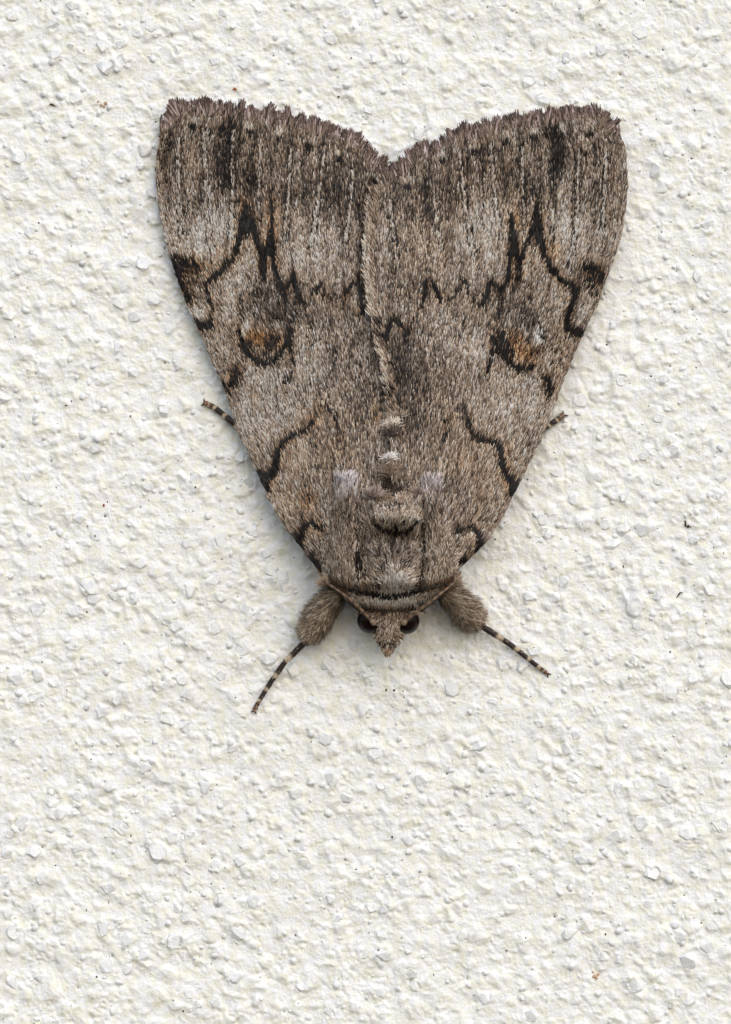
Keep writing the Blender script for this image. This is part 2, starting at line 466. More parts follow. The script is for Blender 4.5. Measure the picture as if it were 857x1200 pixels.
def tube(pts, rad, nseg=10, cap=True):
    """tube in design units along pts (N,3) with radii"""
    pts = np.asarray(pts, float); rad = np.asarray(rad, float); n = len(pts)
    tan = np.gradient(pts, axis=0); tan /= np.linalg.norm(tan, axis=1)[:, None]
    up = np.array([0, 0, 1.0]); V = []
    for i in range(n):
        s = np.cross(tan[i], up); s /= (np.linalg.norm(s) + 1e-9); u = np.cross(s, tan[i])
        a = np.linspace(0, 2 * np.pi, nseg, endpoint=False)
        V.append(pts[i] + rad[i] * (np.cos(a)[:, None] * s + np.sin(a)[:, None] * u))
    V = np.concatenate(V)
    F = []
    for i in range(n - 1):
        for k in range(nseg):
            F.append((i * nseg + k, i * nseg + (k + 1) % nseg, (i + 1) * nseg + (k + 1) % nseg, (i + 1) * nseg + k))
    T = []
    if cap:
        V = np.concatenate([V, pts[:1], pts[-1:]]); a, b_ = len(V) - 2, len(V) - 1
        for k in range(nseg):
            T.append((a, (k + 1) % nseg, k)); T.append((b_, (n - 1) * nseg + k, (n - 1) * nseg + (k + 1) % nseg))
    return V, np.array(F), np.array(T)
def tube_obj(name, pts, rad, mat, parent, nseg=10, colors=None):
    V, F, T = tube(pts, rad, nseg)
    c = None
    if colors is not None:
        colors = np.asarray(colors, float); c = np.concatenate([np.repeat(colors, nseg, 0), colors[:1], colors[-1:]])
    return mesh_from(name, Pm(V[:, 0], V[:, 1], V[:, 2]), [F, T], mat, parent, True, c)

# ---- colour pattern ------------------------------------------------
PAL_T = np.array([-2.4, -1.5, -0.75, 0.0, 0.75, 1.5, 2.3])
PAL_C = np.array([lin(26, 21, 20), lin(60, 50, 44), lin(102, 87, 74), lin(140, 122, 104), lin(176, 156, 134), lin(208, 192, 172), lin(232, 222, 208)])
def palette(tone):
    return np.array([.79, .795, .825]) * np.stack([np.interp(tone, PAL_T, PAL_C[:, k]) for k in range(3)], -1)
BLACK = lin(15, 12, 12)

def seg_dist(x, y, pts):
    d = np.full(len(x), 1e9); wd = np.zeros(len(x))
    for (x0, y0, w0), (x1, y1, w1) in zip(pts[:-1], pts[1:]):
        dx, dy = x1 - x0, y1 - y0; L = dx * dx + dy * dy + 1e-9
        t_ = np.clip(((x - x0) * dx + (y - y0) * dy) / L, 0, 1)
        e = np.hypot(x - x0 - t_ * dx, y - y0 - t_ * dy) - (w0 + (w1 - w0) * t_) * 0.5
        d = np.minimum(d, e)
    return d

# black strokes: (strength, [(x, y, width) ...])
ST_L = [
 (1.0, [(240,334,3),(246,328,4.5),(258,320,4.5),(267,309,5),(276,299,4),(279,286,4),(283,272,6),(286,255,6),(289,242,3)]),
 (1.0, [(289,242,4),(289,256,11),(288,270,13)]),
 (1.0, [(289,246,3),(294,258,6),(298,272,5),(303,287,3.5),(307,298,4),(309,312,6),(310,326,2)]),
 (1.0, [(309,303,5),(314,292,8),(317,283,6),(318,272,3),(319,258,2)]),
 (1.0, [(318,272,3),(319,290,5),(321,312,2.5),(326,330,3),(331,338,5),(334,345,3)]),
 (0.7, [(319,258,2),(319,235,1)]),
 (0.9, [(334,340,3),(341,329,2.5),(344,322,4),(346,335,2.5),(352,353,3.5)]),
 (0.8, [(334,345,3),(335,353,2)]),
 (0.7, [(241,336,1.5),(246,350,2),(249,362,1.5)]),
 (0.7, [(370,342,1.5),(376,333,2.5),(380,345,1)]),
 (0.95, [(403,347,2),(409,338,3),(416,331,2.5),(420,329,6),(423,345,4),(426,368,2)]),
 (0.4, [(409,338,2),(400,363,1)]),
 (0.95, [(231,377,5),(238,383,9),(246,382,7)]),
 (0.8, [(280,388,2.5),(284,401,3),(290,413,4),(297,421,3.5),(305,425,5),(314,425,5.5),(322,421,5),(329,412,4),(336,404,4),(338,393,5),(342,386,3.5)]),
 (0.75, [(311,413,4),(318,407,4.5),(327,398,4)]),
 (0.5, [(292,402,3),(297,412,3)]),
 (0.7, [(338,393,3.5),(341,412,2),(346,430,1)]),
 (0.55, [(342,386,2.5),(345,372,2.5),(349,362,1)]),
 (0.7, [(322,372,5),(328,375,5)]),
 (0.5, [(283,344,2),(283,358,3),(284,378,2)]),
 (0.7, [(272,451,6),(278,440,8),(276,432,4)]),
 (0.6, [(262,452,7),(268,462,3)]),
 (1.0, [(304,556,6),(310,561,11),(318,556,9),(323,546,6),(324,535,5),(327,524,4),(336,515,3),(348,509,3.5),(358,504,4),(365,496,3)]),
 (0.35, [(365,496,2),(379,472,1)]),
 (0.9, [(306,556,5),(313,572,5)]),
 (0.9, [(349,634,6),(353,626,5),(358,613,2.5),(364,611,2),(372,618,2.5),(379,617,2)]),
 (0.9, [(347,628,4),(354,641,4)]),
 (0.8, [(365,650,4),(369,658,5),(375,667,3)]),
 (0.7, [(206,318,9),(214,338,9),(222,352,5)]),
 (0.7, [(204,305,11),(222,309,9),(232,313,5)]),
 (0.5, [(246,152,3),(246,160,2)]),
 (0.5, [(198,165,4),(198,172,3)]),
]
ST_L += [
 (0.5, [(354,354,2),(362,350,1.5),(370,342,1.5)]), (0.5, [(380,345,1.5),(392,352,1.5),(403,347,1.5)]), (0.4, [(249,362,1.5),(247,374,2)]),
 (0.45, [(365,496,2),(374,482,2),(379,470,1.5),(392,486,1.5),(398,505,2),(404,520,1)]), (0.4, [(346,430,1),(338,446,1.5),(330,452,1)]), (0.45, [(300,330,2),(298,350,2)]),
 (0.5, [(437,494,2),(444,478,2),(447,468,2)]), (0.4, [(362,372,2),(368,390,2),(364,408,1.5)]), (0.4, [(395,400,2),(392,424,1.5)]),
]
ST_R = [
 (0.5, [(516,351,2),(526,352,1.5),(536,342,1.5),(545,331,2)]), (0.45, [(548,490,2),(542,474,1.5),(532,486,1.5),(524,506,2),(518,520,1)]), (0.4, [(571,437,1.5),(560,446,1.5)]),
 (0.45, [(620,336,2),(622,352,2)]), (0.45, [(478,392,2),(486,378,1.5),(497,350,1.5)]), (0.4, [(545,372,2),(540,392,2),(546,408,1.5)]), (0.4, [(455,425,3),(460,445,4),(456,462,3)]),

 (1.0, [(629,244,4),(629,258,9),(630,270,9)]),
 (1.0, [(630,268,9),(634,282,6.5),(638,300,4),(642,308,3),(649,317,6),(657,327,4.5),(663,332,2),(671,335,5),(675,338,6),(673,350,4),(669,360,2.5),(664,378,4),(667,385,8),(676,390,9),(682,390,6)]),
 (0.95, [(624,270,4),(618,283,3),(613,296,3.5),(609,308,6),(607,328,2.5)]),
 (1.0, [(599,252,1.5),(600,270,4),(602,284,9),(603,295,8),(608,303,5),(607,328,2)]),
 (0.9, [(599,292,4),(597,308,2.5),(595,330,3),(587,341,5),(581,338,2.5),(575,329,4),(572,340,2.5),(566,356,4)]),
 (0.6, [(587,341,3),(587,352,2)]),
 (0.6, [(545,331,2.5),(550,343,2),(559,354,1.5),(564,360,2)]),
 (0.95, [(499,331,4),(497,348,2.5)]),
 (0.95, [(507,331,3),(511,339,5),(516,351,2.5)]),
 (0.85, [(450,404,4),(452,393,5),(455,380,3.5),(462,373,4),(469,380,2.5),(478,392,2.5)]),
 (0.6, [(451,463,5),(458,468,6),(468,471,4)]),
 (0.8, [(575,391,3),(579,400,5),(585,411,4),(593,420,4),(600,427,5),(609,432,7),(618,432,5),(625,428,3)]),
 (0.75, [(588,392,8),(592,404,8),(600,415,6)]),
 (0.7, [(579,400,4),(577,415,2),(571,437,1)]),
 (0.6, [(580,395,3),(583,380,2),(588,350,1.5)]),
 (0.6, [(633,382,2.5),(637,396,4),(638,405,3),(630,412,3)]),
 (0.7, [(640,444,6),(645,455,7),(642,466,3)]),
 (1.0, [(601,577,8),(603,568,11),(597,560,7),(590,550,6),(588,534,4.5),(586,525,4),(579,518,3),(568,515,3),(560,513,5),(553,506,4.5),(548,490,2)]),
 (0.85, [(537,622,4),(545,620,2),(554,616,2.5),(561,624,3.5),(563,637,4.5),(560,646,5)]),
 (0.85, [(544,656,5),(540,664,4)]),
 (0.75, [(688,312,9),(698,318,12),(706,326,8)]),
 (0.4, [(690,330,9),(700,345,6)]),
 (0.5, [(687,180,3),(687,186,2)]),
]
DOTS = [(226,149),(260,151),(293.5,156),(327,163),(363,173),(398,187),(438,214),(691,156),(659,158),(625,162),(592,167),(556.5,178),(519.6,189),(478,220),(455,202)]
VEINS = [[(209,161),(210,230),(212,275)], [(239,152),(241,200),(241,240),(246,280),(250,297)], [(273,150),(273,230),(270,290)], [(305,165),(304,200),(303,240)],
         [(341,172),(338,230),(334,280)], [(380,172),(374,230),(364,297)], [(415,192),(411,240),(405,285)],
         [(711,165),(709,220),(706,265)], [(679,176),(677,240),(672,295),(666,318)], [(648,245),(646,280)], [(612,170),(613,220),(614,260)],
         [(575,170),(579,220),(584,262)], [(539,180),(545,240),(556,302)], [(509,230),(512,270),(518,292)], [(457,236),(461,270),(466,312)]]
# soft zones: x, y, rx, ry, tone shift, brown, dark probability
ZONES = [
 (262,200,12,34,-0.7,0,0.40), (271,185,4,42,-0.5,0,0.35), (291,205,10,16,-0.5,.2,.25), (300,215,8,10,-0.3,.1,.2), (268,150,8,20,-0.6,0,.3),
 (655,180,10,28,-0.7,0,0.42), (648,210,4,34,-0.5,0,.42), (646,150,10,16,-0.6,0,.3), (614,210,14,16,-0.5,.2,.2), (628,228,12,14,-.4,.3,.25), (615,235,4,16,-.3,0,.3),
 (205,270,24,40,0.55,0,0), (247,265,26,36,0.75,0,0), (228,290,22,16,0.5,0,0), (265,262,12,30,0.3,0,0),
 (225,310,22,12,-0.4,0.6,.1), (262,300,14,14,-0.1,0.5,0), (215,330,16,26,-0.5,0.45,.1), (232,366,14,9,0.9,0,0), (262,345,24,30,0.35,0.1,0),
 (285,310,20,40,0.45,0.15,0), (345,300,26,40,0.25,0.1,0), (375,290,30,36,0.4,0,0), (318,250,12,26,0,0.7,0), (288,236,8,20,-.3,.4,.15),
 (350,225,60,22,-0.25,0,.05), (405,235,30,26,-0.45,0,.10), (320,180,60,40,-0.15,0.15,.03), (400,200,40,26,-0.3,0.1,.05), (195,190,10,50,-0.2,.2,.08), (225,190,14,40,0.05,.1,0),
 (225,240,14,28,-0.4,0,.1), (315,350,30,26,-0.45,-.3,.06), (345,365,24,26,-0.3,-.2,.06),
 (303,396,14,11,-0.15,2.0,0), (320,400,12,10,-0.5,0.9,.2), (289,382,4,5,2.3,-.6,-1), (284,392,5,4,1.7,-.3,-1), (326,381,5,4,0.8,-.2,-.5),
 (262,410,14,24,0.35,0.15,0), (365,405,20,22,0.55,0,0), (320,460,40,36,0.45,-.1,0), (400,410,30,60,-0.1,0,.04), (385,440,30,40,0,-.1,0), (295,500,22,34,0.45,0,0),
 (275,440,10,14,-.5,.5,.15), (372,490,18,20,0.1,.5,0), (345,540,24,22,0.25,.35,0), (335,580,20,26,0.2,.4,0), (395,530,26,36,-0.1,.35,0), (441,484,6,14,.3,.9,0),
 (330,600,14,24,.3,.1,0), (365,600,22,22,0.1,.3,0), (368,624,9,8,.3,.6,0), (362,585,10,10,-.2,.7,.1),
 (315,566,9,9,.2,.5,0), (425,470,16,40,-.2,.1,.05),
 # right
 (660,275,20,36,0.75,0,0), (700,275,22,36,0.4,0,0), (560,285,34,40,0.5,0,0), (575,255,24,30,0.4,0,0), (650,292,10,18,-0.1,.8,0), (603,258,8,18,-0.1,1.0,0),
 (693,225,16,34,-.15,0,.06), (530,225,36,30,-.35,.2,.06), (490,230,30,26,-.45,.1,.1), (585,200,30,40,-.2,.2,.05), (560,180,30,20,-.2,.2,.03), (715,200,14,60,0,.1,.03),
 (618,300,14,26,0.35,.1,0), (640,350,26,24,0.2,.1,0), (600,362,24,26,-0.35,-.3,.06), (622,375,12,12,-.5,-.4,.1), (500,290,20,30,.05,.45,0), (470,330,20,40,-.1,.1,.03),
 (604,398,11,13,-0.2,1.4,.1), (618,415,12,12,-.3,1.6,.15), (631,390,4,8,2.0,-.6,-1), (633,400,5,4,1.6,-.4,-1), (587,387,6,4,.9,0,-.4),
 (555,410,22,24,.5,0,0), (600,470,40,40,.5,0,0), (480,440,24,50,-.45,-.1,.08), (465,430,14,34,-.5,0,.15), (520,380,40,30,.15,0,0), (500,480,30,40,-.15,.2,.04), (660,420,14,34,.1,.4,.05),
 (697,320,14,14,-.4,.5,.1), (688,365,10,12,.6,0,0), (540,530,26,36,-.05,.35,0), (575,560,20,26,.1,.3,0), (560,600,20,20,.1,.2,0), (550,632,8,9,.4,.5,0), (595,540,10,20,.1,.5,0), (598,568,8,8,.1,.6,0),
 (480,500,16,20,-.2,.1,.05), (482,570,10,20,-.2,.1,0),
]
def tone_field(x, y):
    n = len(x); tone = np.zeros(n); br = np.zeros(n); dk = np.zeros(n)
    for (cx, cy, rx, ry, t_, b_, d_) in ZONES:
        g = np.exp(-((x - cx) / rx) ** 2 - ((y - cy) / ry) ** 2)
        tone += 2.1 * t_ * g; br += 1.25 * b_ * g; dk += 1.6 * d_ * g
    return tone, br, dk

def wing_colors(x, y, strokes, r):
    n = len(x)
    tone, br, dk = tone_field(x, y)
    tone += 0.05 + 0.5 * perlin(x / 16, y / 34, 41) + 0.35 * perlin(x / 7, y / 70, 40) + 0.3 * perlin(x / 5, y / 12, 42) - 0.32 * np.clip((225 - y) / 70, 0, 1)
    br = br * 0.85 - 0.12 + 0.25 * perlin(x / 20, y / 26, 43)
    jx = x + r.normal(0, 0.8, n) + 1.2 * perlin(x / 6, y / 6, 44); jy = y + r.normal(0, 1.2, n) + 1.5 * perlin(x / 6, y / 6, 45)
    for s, pts in strokes:
        d = seg_dist(jx, jy, pts)
        dk = np.maximum(dk, min(1.0, s * 1.2) * 1.05 * np.clip(0.5 - (d - 1.7) / 2.2, 0, 1))
        near = np.exp(-np.clip(d, 0, 99) ** 2 / 30.0); br = br + 0.5 * s * near; tone = tone - 0.35 * s * near
    for (a, b_) in DOTS:
        d = np.hypot((x - a) / 1.1, y - b_); dk = np.maximum(dk, np.clip(1.5 - d / 4.2, 0, 0.97))
        tone += 1.9 * np.exp(-((x - a) / 6) ** 2 - ((y - b_ + 9) / 5) ** 2)
    for pl in VEINS:
        p = [(a, b_, 0.0) for a, b_ in pl]
        d = seg_dist(x + 0.4 * r.normal(size=n), y, p)
        on = np.exp(-(d / 1.5) ** 2); dash = (perlin(x / 30, y / 5.5, 46) > -0.22)
        tone += on * np.where(dash, 2.1, -1.6)
        off = np.exp(-((d - 3.0) / 1.4) ** 2); dk = np.maximum(dk, 0.36 * off)
    rnd = r.normal(0.2, 1.0, n) + 0.55 * perlin(x / 2.3, y / 16, 56)
    # dark and pale streaks between and along the veins
    wv = np.where(x < XM, XM - Lc(y), Rc(y) - XM); ph = np.abs(x - XM) / (wv + 60) * 16.0 + 0.25 * perlin(x / 30, y / 60, 57)
    fade = np.clip((440 - y) / 160, 0, 1)
    tone = tone + fade * (0.5 * np.cos(2 * np.pi * ph) * (0.6 + 0.8 * perlin(x / 14, y / 40, 58)) - 0.9 * np.exp(-(((ph % 1.0) - .5) / .07) ** 2) * (perlin(x / 12, y / 22, 59) > -.1))
    rnd += np.where(r.random(n) < 0.14, -1.2, 0)
    tone = np.clip(tone + rnd, -2.4, 2.3)
    c = palette(tone)
    br = np.clip(br + r.normal(0, 0.25, n), -0.5, 1.7)[:, None]
    c = c * np.where(br > 0, (1 + br * np.array([[0.14, -0.12, -0.34]])), (1 + br * np.array([[0.10, 0.0, -0.20]])))
    isdk = r.random(n) < dk
    c = np.where(isdk[:, None], BLACK * r.uniform(0.6, 2.0, (n, 1)), c)
    return np.clip(c, 0.004, 0.92)

# ---- wings ---------------------------------------------------------
def in_left(x, y):
    return (x > Lc(y)) & (x < L_inner(y)) & (y > L_term(x) + 9) & (y < 690)
def in_right(x, y):
    return (x < Rc(y)) & (x > R_inner(y)) & (y > R_term(x) + 9) & (y < 690)

def flow_left(x, y):
    dx = (Lc(y - 12) - Lc(y + 12)); ang_c = np.arctan2(dx, 24)           # lean of the costa
    tt = np.clip((x - Lc(y)) / np.maximum(XM - Lc(y), 5), 0, 1)
    lean = np.clip(ang_c, -0.6, 0.5) * (1 - tt) ** 1.3 - 0.04
    return lean
def flow_right(x, y):
    dx = (Rc(y - 12) - Rc(y + 12)); ang_c = np.arctan2(dx, 24)
    tt = np.clip((Rc(y) - x) / np.maximum(Rc(y) - XM, 5), 0, 1)
    lean = np.clip(ang_c, -0.5, 0.6) * (1 - tt) ** 1.3 + 0.04
    e = np.clip((x - R_inner(y)) / 16, 0, 1)
    return lean - 0.5 * (1 - e) * (y < 520)

def make_wing(name, inside, hf, flow, strokes, costa, inner, term, side, seed):
    r = np.random.default_rng(seed)
    wing = bpy.data.objects.new(name, None)
    # membrane: lofted rows, closed thin shell
    rows = np.arange(131, 688, 2.0); NU = 70; top = []
    for y in rows:
        if side < 0:
            x0 = costa(y) + 1.2; xx = np.linspace(x0, inner(y), 400)
        else:
            x0 = costa(y) - 1.2; xx = np.linspace(x0, inner(y), 400)
        ok = (y > term(xx) + 7)
        xe = xx[ok][-1] if ok.any() else x0 - side * 3
        if not ok[0] and ok.any(): x0 = xx[ok][0]
        u = np.linspace(0, 1, NU); X = x0 + (xe - x0) * u; Y = np.full(NU, y)
        top.append(np.stack([X, Y, hf(X, Y)], -1))
    top = np.array(top); nr = len(rows)
    bot = top.copy(); bot[..., 2] -= 1.6
    allv = np.concatenate([top.reshape(-1, 3), bot.reshape(-1, 3)])
    I = np.arange(nr * NU).reshape(nr, NU); N = nr * NU
    q = np.stack([I[:-1, :-1], I[1:, :-1], I[1:, 1:], I[:-1, 1:]], -1).reshape(-1, 4)
    fs = [q, q[:, ::-1] + N]
    for line in (I[0, :], I[-1, :], I[:, 0], I[:, -1]):
        fs.append(np.stack([line[:-1], line[1:], line[1:] + N, line[:-1] + N], -1))
    w = mesh_from(name, Pm(allv[:, 0], allv[:, 1], allv[:, 2]), np.concatenate(fs), M_membrane, moth, True)
    bpy.data.objects.remove(wing)
    # scales
    sp = 1.15
    gx, gy = np.meshgrid(np.arange(178, 742, sp), np.arange(120, 690, sp))
    x = (gx + r.uniform(-.8, .8, gx.shape) * sp).ravel(); y = (gy + r.uniform(-.8, .8, gy.shape) * sp).ravel()
    m = inside(x, y); x, y = x[m], y[m]
    # drop what lies deep under the thorax
    hid = (y > 585) & (np.abs(x - BXC) < 52) ; x, y = x[~hid], y[~hid]
    if side < 0:
        hid = x > R_inner(y) + 5; x, y = x[~hid], y[~hid]
    n = len(x)
    lean = flow(x, y) + r.normal(0, 0.09, n) + 0.12 * perlin(x / 7, y / 12, 71)
    L = r.uniform(5.5, 10.5, n) * np.where(y > 480, 1.15, 1.0); wd = r.uniform(0.7, 1.3, n)
    dx, dy = np.sin(lean), -np.cos(lean)
    lift = r.uniform(0.4, 2.6, n) + (r.random(n) < 0.10) * r.uniform(0.5, 2.5, n)
    # scales at the costa must not stick far out
    mx_, my_ = x + dx * L * .55, y + dy * L * .55; tx, ty = x + dx * L, y + dy * L
    root = np.stack([x, y, hf(x, y) + 0.1], -1); mid = np.stack([mx_, my_, hf(mx_, my_) + lift * .75], -1)
    tip = np.stack([tx, ty, hf(tx, ty) + lift], -1)
    roll = r.normal(0, 0.28, n); sd = np.stack([np.cos(lean) * np.cos(roll), np.sin(lean) * np.cos(roll), np.sin(roll)], -1)
    c = wing_colors(x + dx * L * .72, y + dy * L * .72, strokes, r)
    v, f, cc = strips(root, mid, tip, sd, wd, c * 0.15, c * 0.78, np.minimum(c * 1.75, .9), tipw=0.5, rootw=0.5)  # root darkened, tip brightened: shade in the gaps between scales painted into colour
    mesh_from("scales", v, f, M_scale, w, False, cc, "stuff")
    # rows of white and black scales along the veins
    px, py, pc = [], [], []
    for pl in VEINS:
        if (pl[0][0] < 440) != (side < 0): continue
        a = np.array(pl, float); ln = abs(a[-1, 1] - a[0, 1]); k_ = int(ln * 1.25)
        yv = r.uniform(a[0, 1], a[-1, 1], k_); xv = np.interp(yv, a[:, 1], a[:, 0])
        wht = perlin(yv / 5.0 + a[0, 0], yv * 0, 50) > -0.28
        dark_ = r.random(k_) < 0.42
        xv = xv + np.where(dark_, np.where(r.random(k_) < .6, -1, 1) * r.uniform(1.4, 3.2, k_), r.normal(0, .9, k_)) + 1.2 * perlin(yv / 9, yv * 0 + a[0, 0], 55)
        keep = (dark_ | wht) & (r.random(k_) < np.clip(1.2 - (yv - a[0, 1]) / ln * .6, 0, 1)); px.append(xv[keep]); py.append(yv[keep] + 4)
        tn = np.where(dark_, -2.2, 1.5 + r.normal(0, .6, k_))[keep]; pc.append(palette(np.clip(tn, -2.4, 2.3)))
    x = np.concatenate(px); y = np.concatenate(py); c = np.concatenate(pc); n = len(x)
    ln = flow(x, y) + r.normal(0, .12, n); L = r.uniform(4, 7, n); dx, dy = np.sin(ln), -np.cos(ln)
    lf = r.uniform(1.4, 3.6, n)
    v, f, cc = strips(np.stack([x, y, hf(x, y) + 1.2], -1), np.stack([x + dx * L * .5, y + dy * L * .5, hf(x, y) + lf], -1),
                      np.stack([x + dx * L, y + dy * L, hf(x + dx * L, y + dy * L) + lf], -1),
                      np.stack([np.cos(ln), np.sin(ln), 0 * ln], -1), r.uniform(.8, 1.3, n), c * .6, c, c, tipw=.5)
    mesh_from("vein_scales", v, f, M_scale, w, False, cc, "stuff")
    # fringe along the termen
    n = 4200
    xr = r.uniform(186, 452, n) if side < 0 else r.uniform(441, 727, n)
    ty0 = term(xr)
    slope = (term(xr + 3) - term(xr - 3)) / 6.0
    nrm = np.stack([np.clip(slope, -1.2, 1.2) * 0.55, -np.ones(n)], -1); nrm /= np.linalg.norm(nrm, axis=1)[:, None]
    # scallops between the veins
    per = 34.0
    ph = (xr - (226 if side < 0 else 691)) / per
    lobe = np.abs(np.sin(np.pi * ph)) ** 0.6
    back_ = r.uniform(6, 17, n)
    L = back_ + (-5.5 + 6.5 * lobe) + r.normal(0, 1.3, n) + 9.0 * perlin(xr / 3.4, xr * 0, 47) + 2.5
    rx, ry = xr - nrm[:, 0] * back_, ty0 - nrm[:, 1] * back_
    fan = (-0.16 * np.sin(2 * np.pi * ph) + r.normal(0, 0.10, n) + 0.34 * perlin(xr / 3.6, xr * 0 + 3, 48))
    dxx = nrm[:, 0] * np.cos(fan) - nrm[:, 1] * np.sin(fan); dyy = nrm[:, 0] * np.sin(fan) + nrm[:, 1] * np.cos(fan)
    ok = (rx > costa(ry) - 2 if side < 0 else rx < costa(ry) + 2) & (ry < 240)
    if side > 0: ok &= rx > R_inner(ry) - 4
    rx, ry, dxx, dyy, L, back_ = [a[ok] for a in (rx, ry, dxx, dyy, L, back_)]; n = len(rx)
    hr = hf(rx, ry)
    root = np.stack([rx, ry, hr + 0.8], -1); mid = np.stack([rx + dxx * L * .55, ry + dyy * L * .55, hr + r.uniform(0.5, 3, n)], -1)
    tip = np.stack([rx + dxx * L, ry + dyy * L, hr + r.uniform(-1.5, 3.0, n)], -1)
    roll = r.normal(0, 0.5, n); sd = np.stack([-dyy * np.cos(roll), dxx * np.cos(roll), np.sin(roll)], -1)
    tone = np.clip(r.normal(-0.1, 1.0, n) - 0.35 * (back_ < 11) + 0.5 * perlin(rx / 7, ry / 30, 49), -2.4, 1.9)
    c = palette(tone) * np.array([1.0, 0.96, 0.98])
    c = np.where((tone > 0.4)[:, None], c * np.array([1.0, 0.97, 1.12]), c)
    v, f, cc = strips(root, mid, tip, sd, r.uniform(1.1, 1.9, n), c * np.array([1.0, 1.02, .92]), c, c * np.array([.72, .67, .70]), tipw=0.5, rootw=0.5)
    mesh_from("fringe", v, f, M_fur, w, False, cc, "stuff")
    return w
wing_l = make_wing("forewing", in_left, HL, flow_left, ST_L, Lc, L_inner, L_term, -1, 51)
wing_r = make_wing("forewing", in_right, HR, flow_right, ST_R, Rc, R_inner, R_term, 1, 52)
wing_r["label"] = "wing overlapping the other along the back"

# hair along the overlapping inner margin
r = np.random.default_rng(60)
def hair_block(name, x, y, hf, lean, L, wd, lift, tone, tint, parent, curl=None, seed=0, mat=None, dark=None, raw=None):
    q = np.random.default_rng(seed + 700); n = len(x)
    dx, dy = np.sin(lean), -np.cos(lean)
    b_ = lean + (curl if curl is not None else 0)
    mx_, my_ = x + dx * L * .5, y + dy * L * .5
    tx, ty = mx_ + np.sin(b_) * L * .5, my_ - np.cos(b_) * L * .5
    h0 = hf(x, y); hm = np.maximum(hf(mx_, my_), h0 - L * .4) + lift * .7; ht = np.maximum(hf(tx, ty), h0 - L * .7) + lift
    root = np.stack([x, y, h0 - 0.4], -1); mid = np.stack([mx_, my_, hm], -1); tip = np.stack([tx, ty, ht], -1)
    roll = q.normal(0, 0.45, n); sd = np.stack([np.cos(lean) * np.cos(roll), np.sin(lean) * np.cos(roll), np.sin(roll)], -1)
    if raw is None:
        c = palette(np.clip(tone, -2.4, 2.3)) * tint
        if dark is not None: c = np.where((q.random(n) < dark)[:, None], BLACK * q.uniform(.6, 2, (n, 1)), c)
    else: c = raw
    v, f, cc = strips(root, mid, tip, sd, wd, c * 0.16, c * .82, np.clip(c * 1.7, 0, .92), tipw=0.25, rootw=0.6)  # shade down among the hairs is painted in: dark roots, brightened tips
    return mesh_from(name, v, f, mat or M_fur, parent, False, cc, "stuff")
n = 1700
y = r.uniform(225, 500, n); x = R_inner(y) + r.uniform(2, 13, n)
tone = 0.5 + 1.2 * (x < R_inner(y) + 8) * (y > 265) * (y < 470) + 0.6 * (np.abs(y - 310) < 75) * r.random(n) + 0.4 * perlin(y / 14, x / 9, 61) + r.normal(0, .7, n)
dk = np.where((np.abs(y - 393) < 14) & (x < 456), 0.8, 0.06) + 0.5 * (np.abs(y - 465) < 8)
hair_block("margin_hair", x, y, HR, -0.48 + r.normal(0, .12, n), r.uniform(9, 16, n), r.uniform(1.0, 1.6, n), r.uniform(1, 3, n), tone,
           np.array([1.0, .95, .92]), wing_r, seed=1, dark=dk)

# ---- body ----------------------------------------------------------
yy = np.concatenate([np.arange(226, 560, 12.0), np.arange(560, 768, 3.0)]); NS = 40
rings = []
for y_ in yy:
    a = np.linspace(0, 2 * np.pi, NS, endpoint=False)
    X = body_xc(y_) + bw_f(y_) * np.cos(a)
    m_ = 0.5 * (bt_f(y_) + bb_f(y_)); aa = 0.5 * (bt_f(y_) - bb_f(y_))
    h = m_ + aa * np.sin(a) + np.where(np.sin(a) > 0, body_bumps(X, y_) * (1 - np.abs(np.cos(a)) ** 3), 0)
    rings.append(np.stack([X, np.full(NS, y_), h], -1))
V = np.concatenate(rings + [np.array([[459, 222, 13.0]]), np.array([[454.5, 768.5, 43.0]])])
I = np.arange(len(yy) * NS).reshape(-1, NS)
q = np.stack([I[:-1], np.roll(I[:-1], -1, 1), np.roll(I[1:], -1, 1), I[1:]], -1).reshape(-1, 4)
a0, a1 = len(V) - 2, len(V) - 1
tri = np.concatenate([np.stack([np.full(NS, a0), np.roll(I[0], -1), I[0]], -1), np.stack([np.full(NS, a1), I[-1], np.roll(I[-1], -1)], -1)])
body = mesh_from("body", Pm(V[:, 0], V[:, 1], V[:, 2]), [q, tri], M_skin, moth, True)

ST_B = [
 (1.0, [(437,608,2.5),(441,617,4),(449,623,5),(460,626,6),(472,626,6),(482,620,5),(491,611,3)]),
 (0.9, [(463,616,3),(464,622,6)]),
 (0.9, [(383,681,3),(398,687,4),(413,691,5),(432,696,7),(455,701,8),(478,697.5,7),(490,692,6),(504,689.5,4),(520,684,3),(533,680,2)]),
 (0.8, [(408,703,3),(420,709,3),(436,714,2.5),(456,718,2),(478,713.5,2.5),(492,708,3),(506,702,3)]),
 (0.75, [(445,566,6),(458,571,8),(474,570,8),(480,562,5)]),
 (0.6, [(453,594,4),(463,592,8),(472,594,4)]),
 (0.8, [(419,622,3),(422,645,4),(422,662,5),(428,674,5)]),
 (0.6, [(444,690,3),(441,680,3),(444,668,2)]), (0.6, [(486,691,3),(491,682,3),(493,668,3)]),
 (0.6, [(497,615,4),(497,638,5),(499,660,5),(492,676,4)]),
 (0.5, [(448,668,4),(453,658,3),(444,660,3)]), (0.5, [(474,655,3),(478,664,4)]),
 (0.6, [(445,753,3),(450,757,4)]), (0.6, [(459,757,4),(464,752,3)]),
]
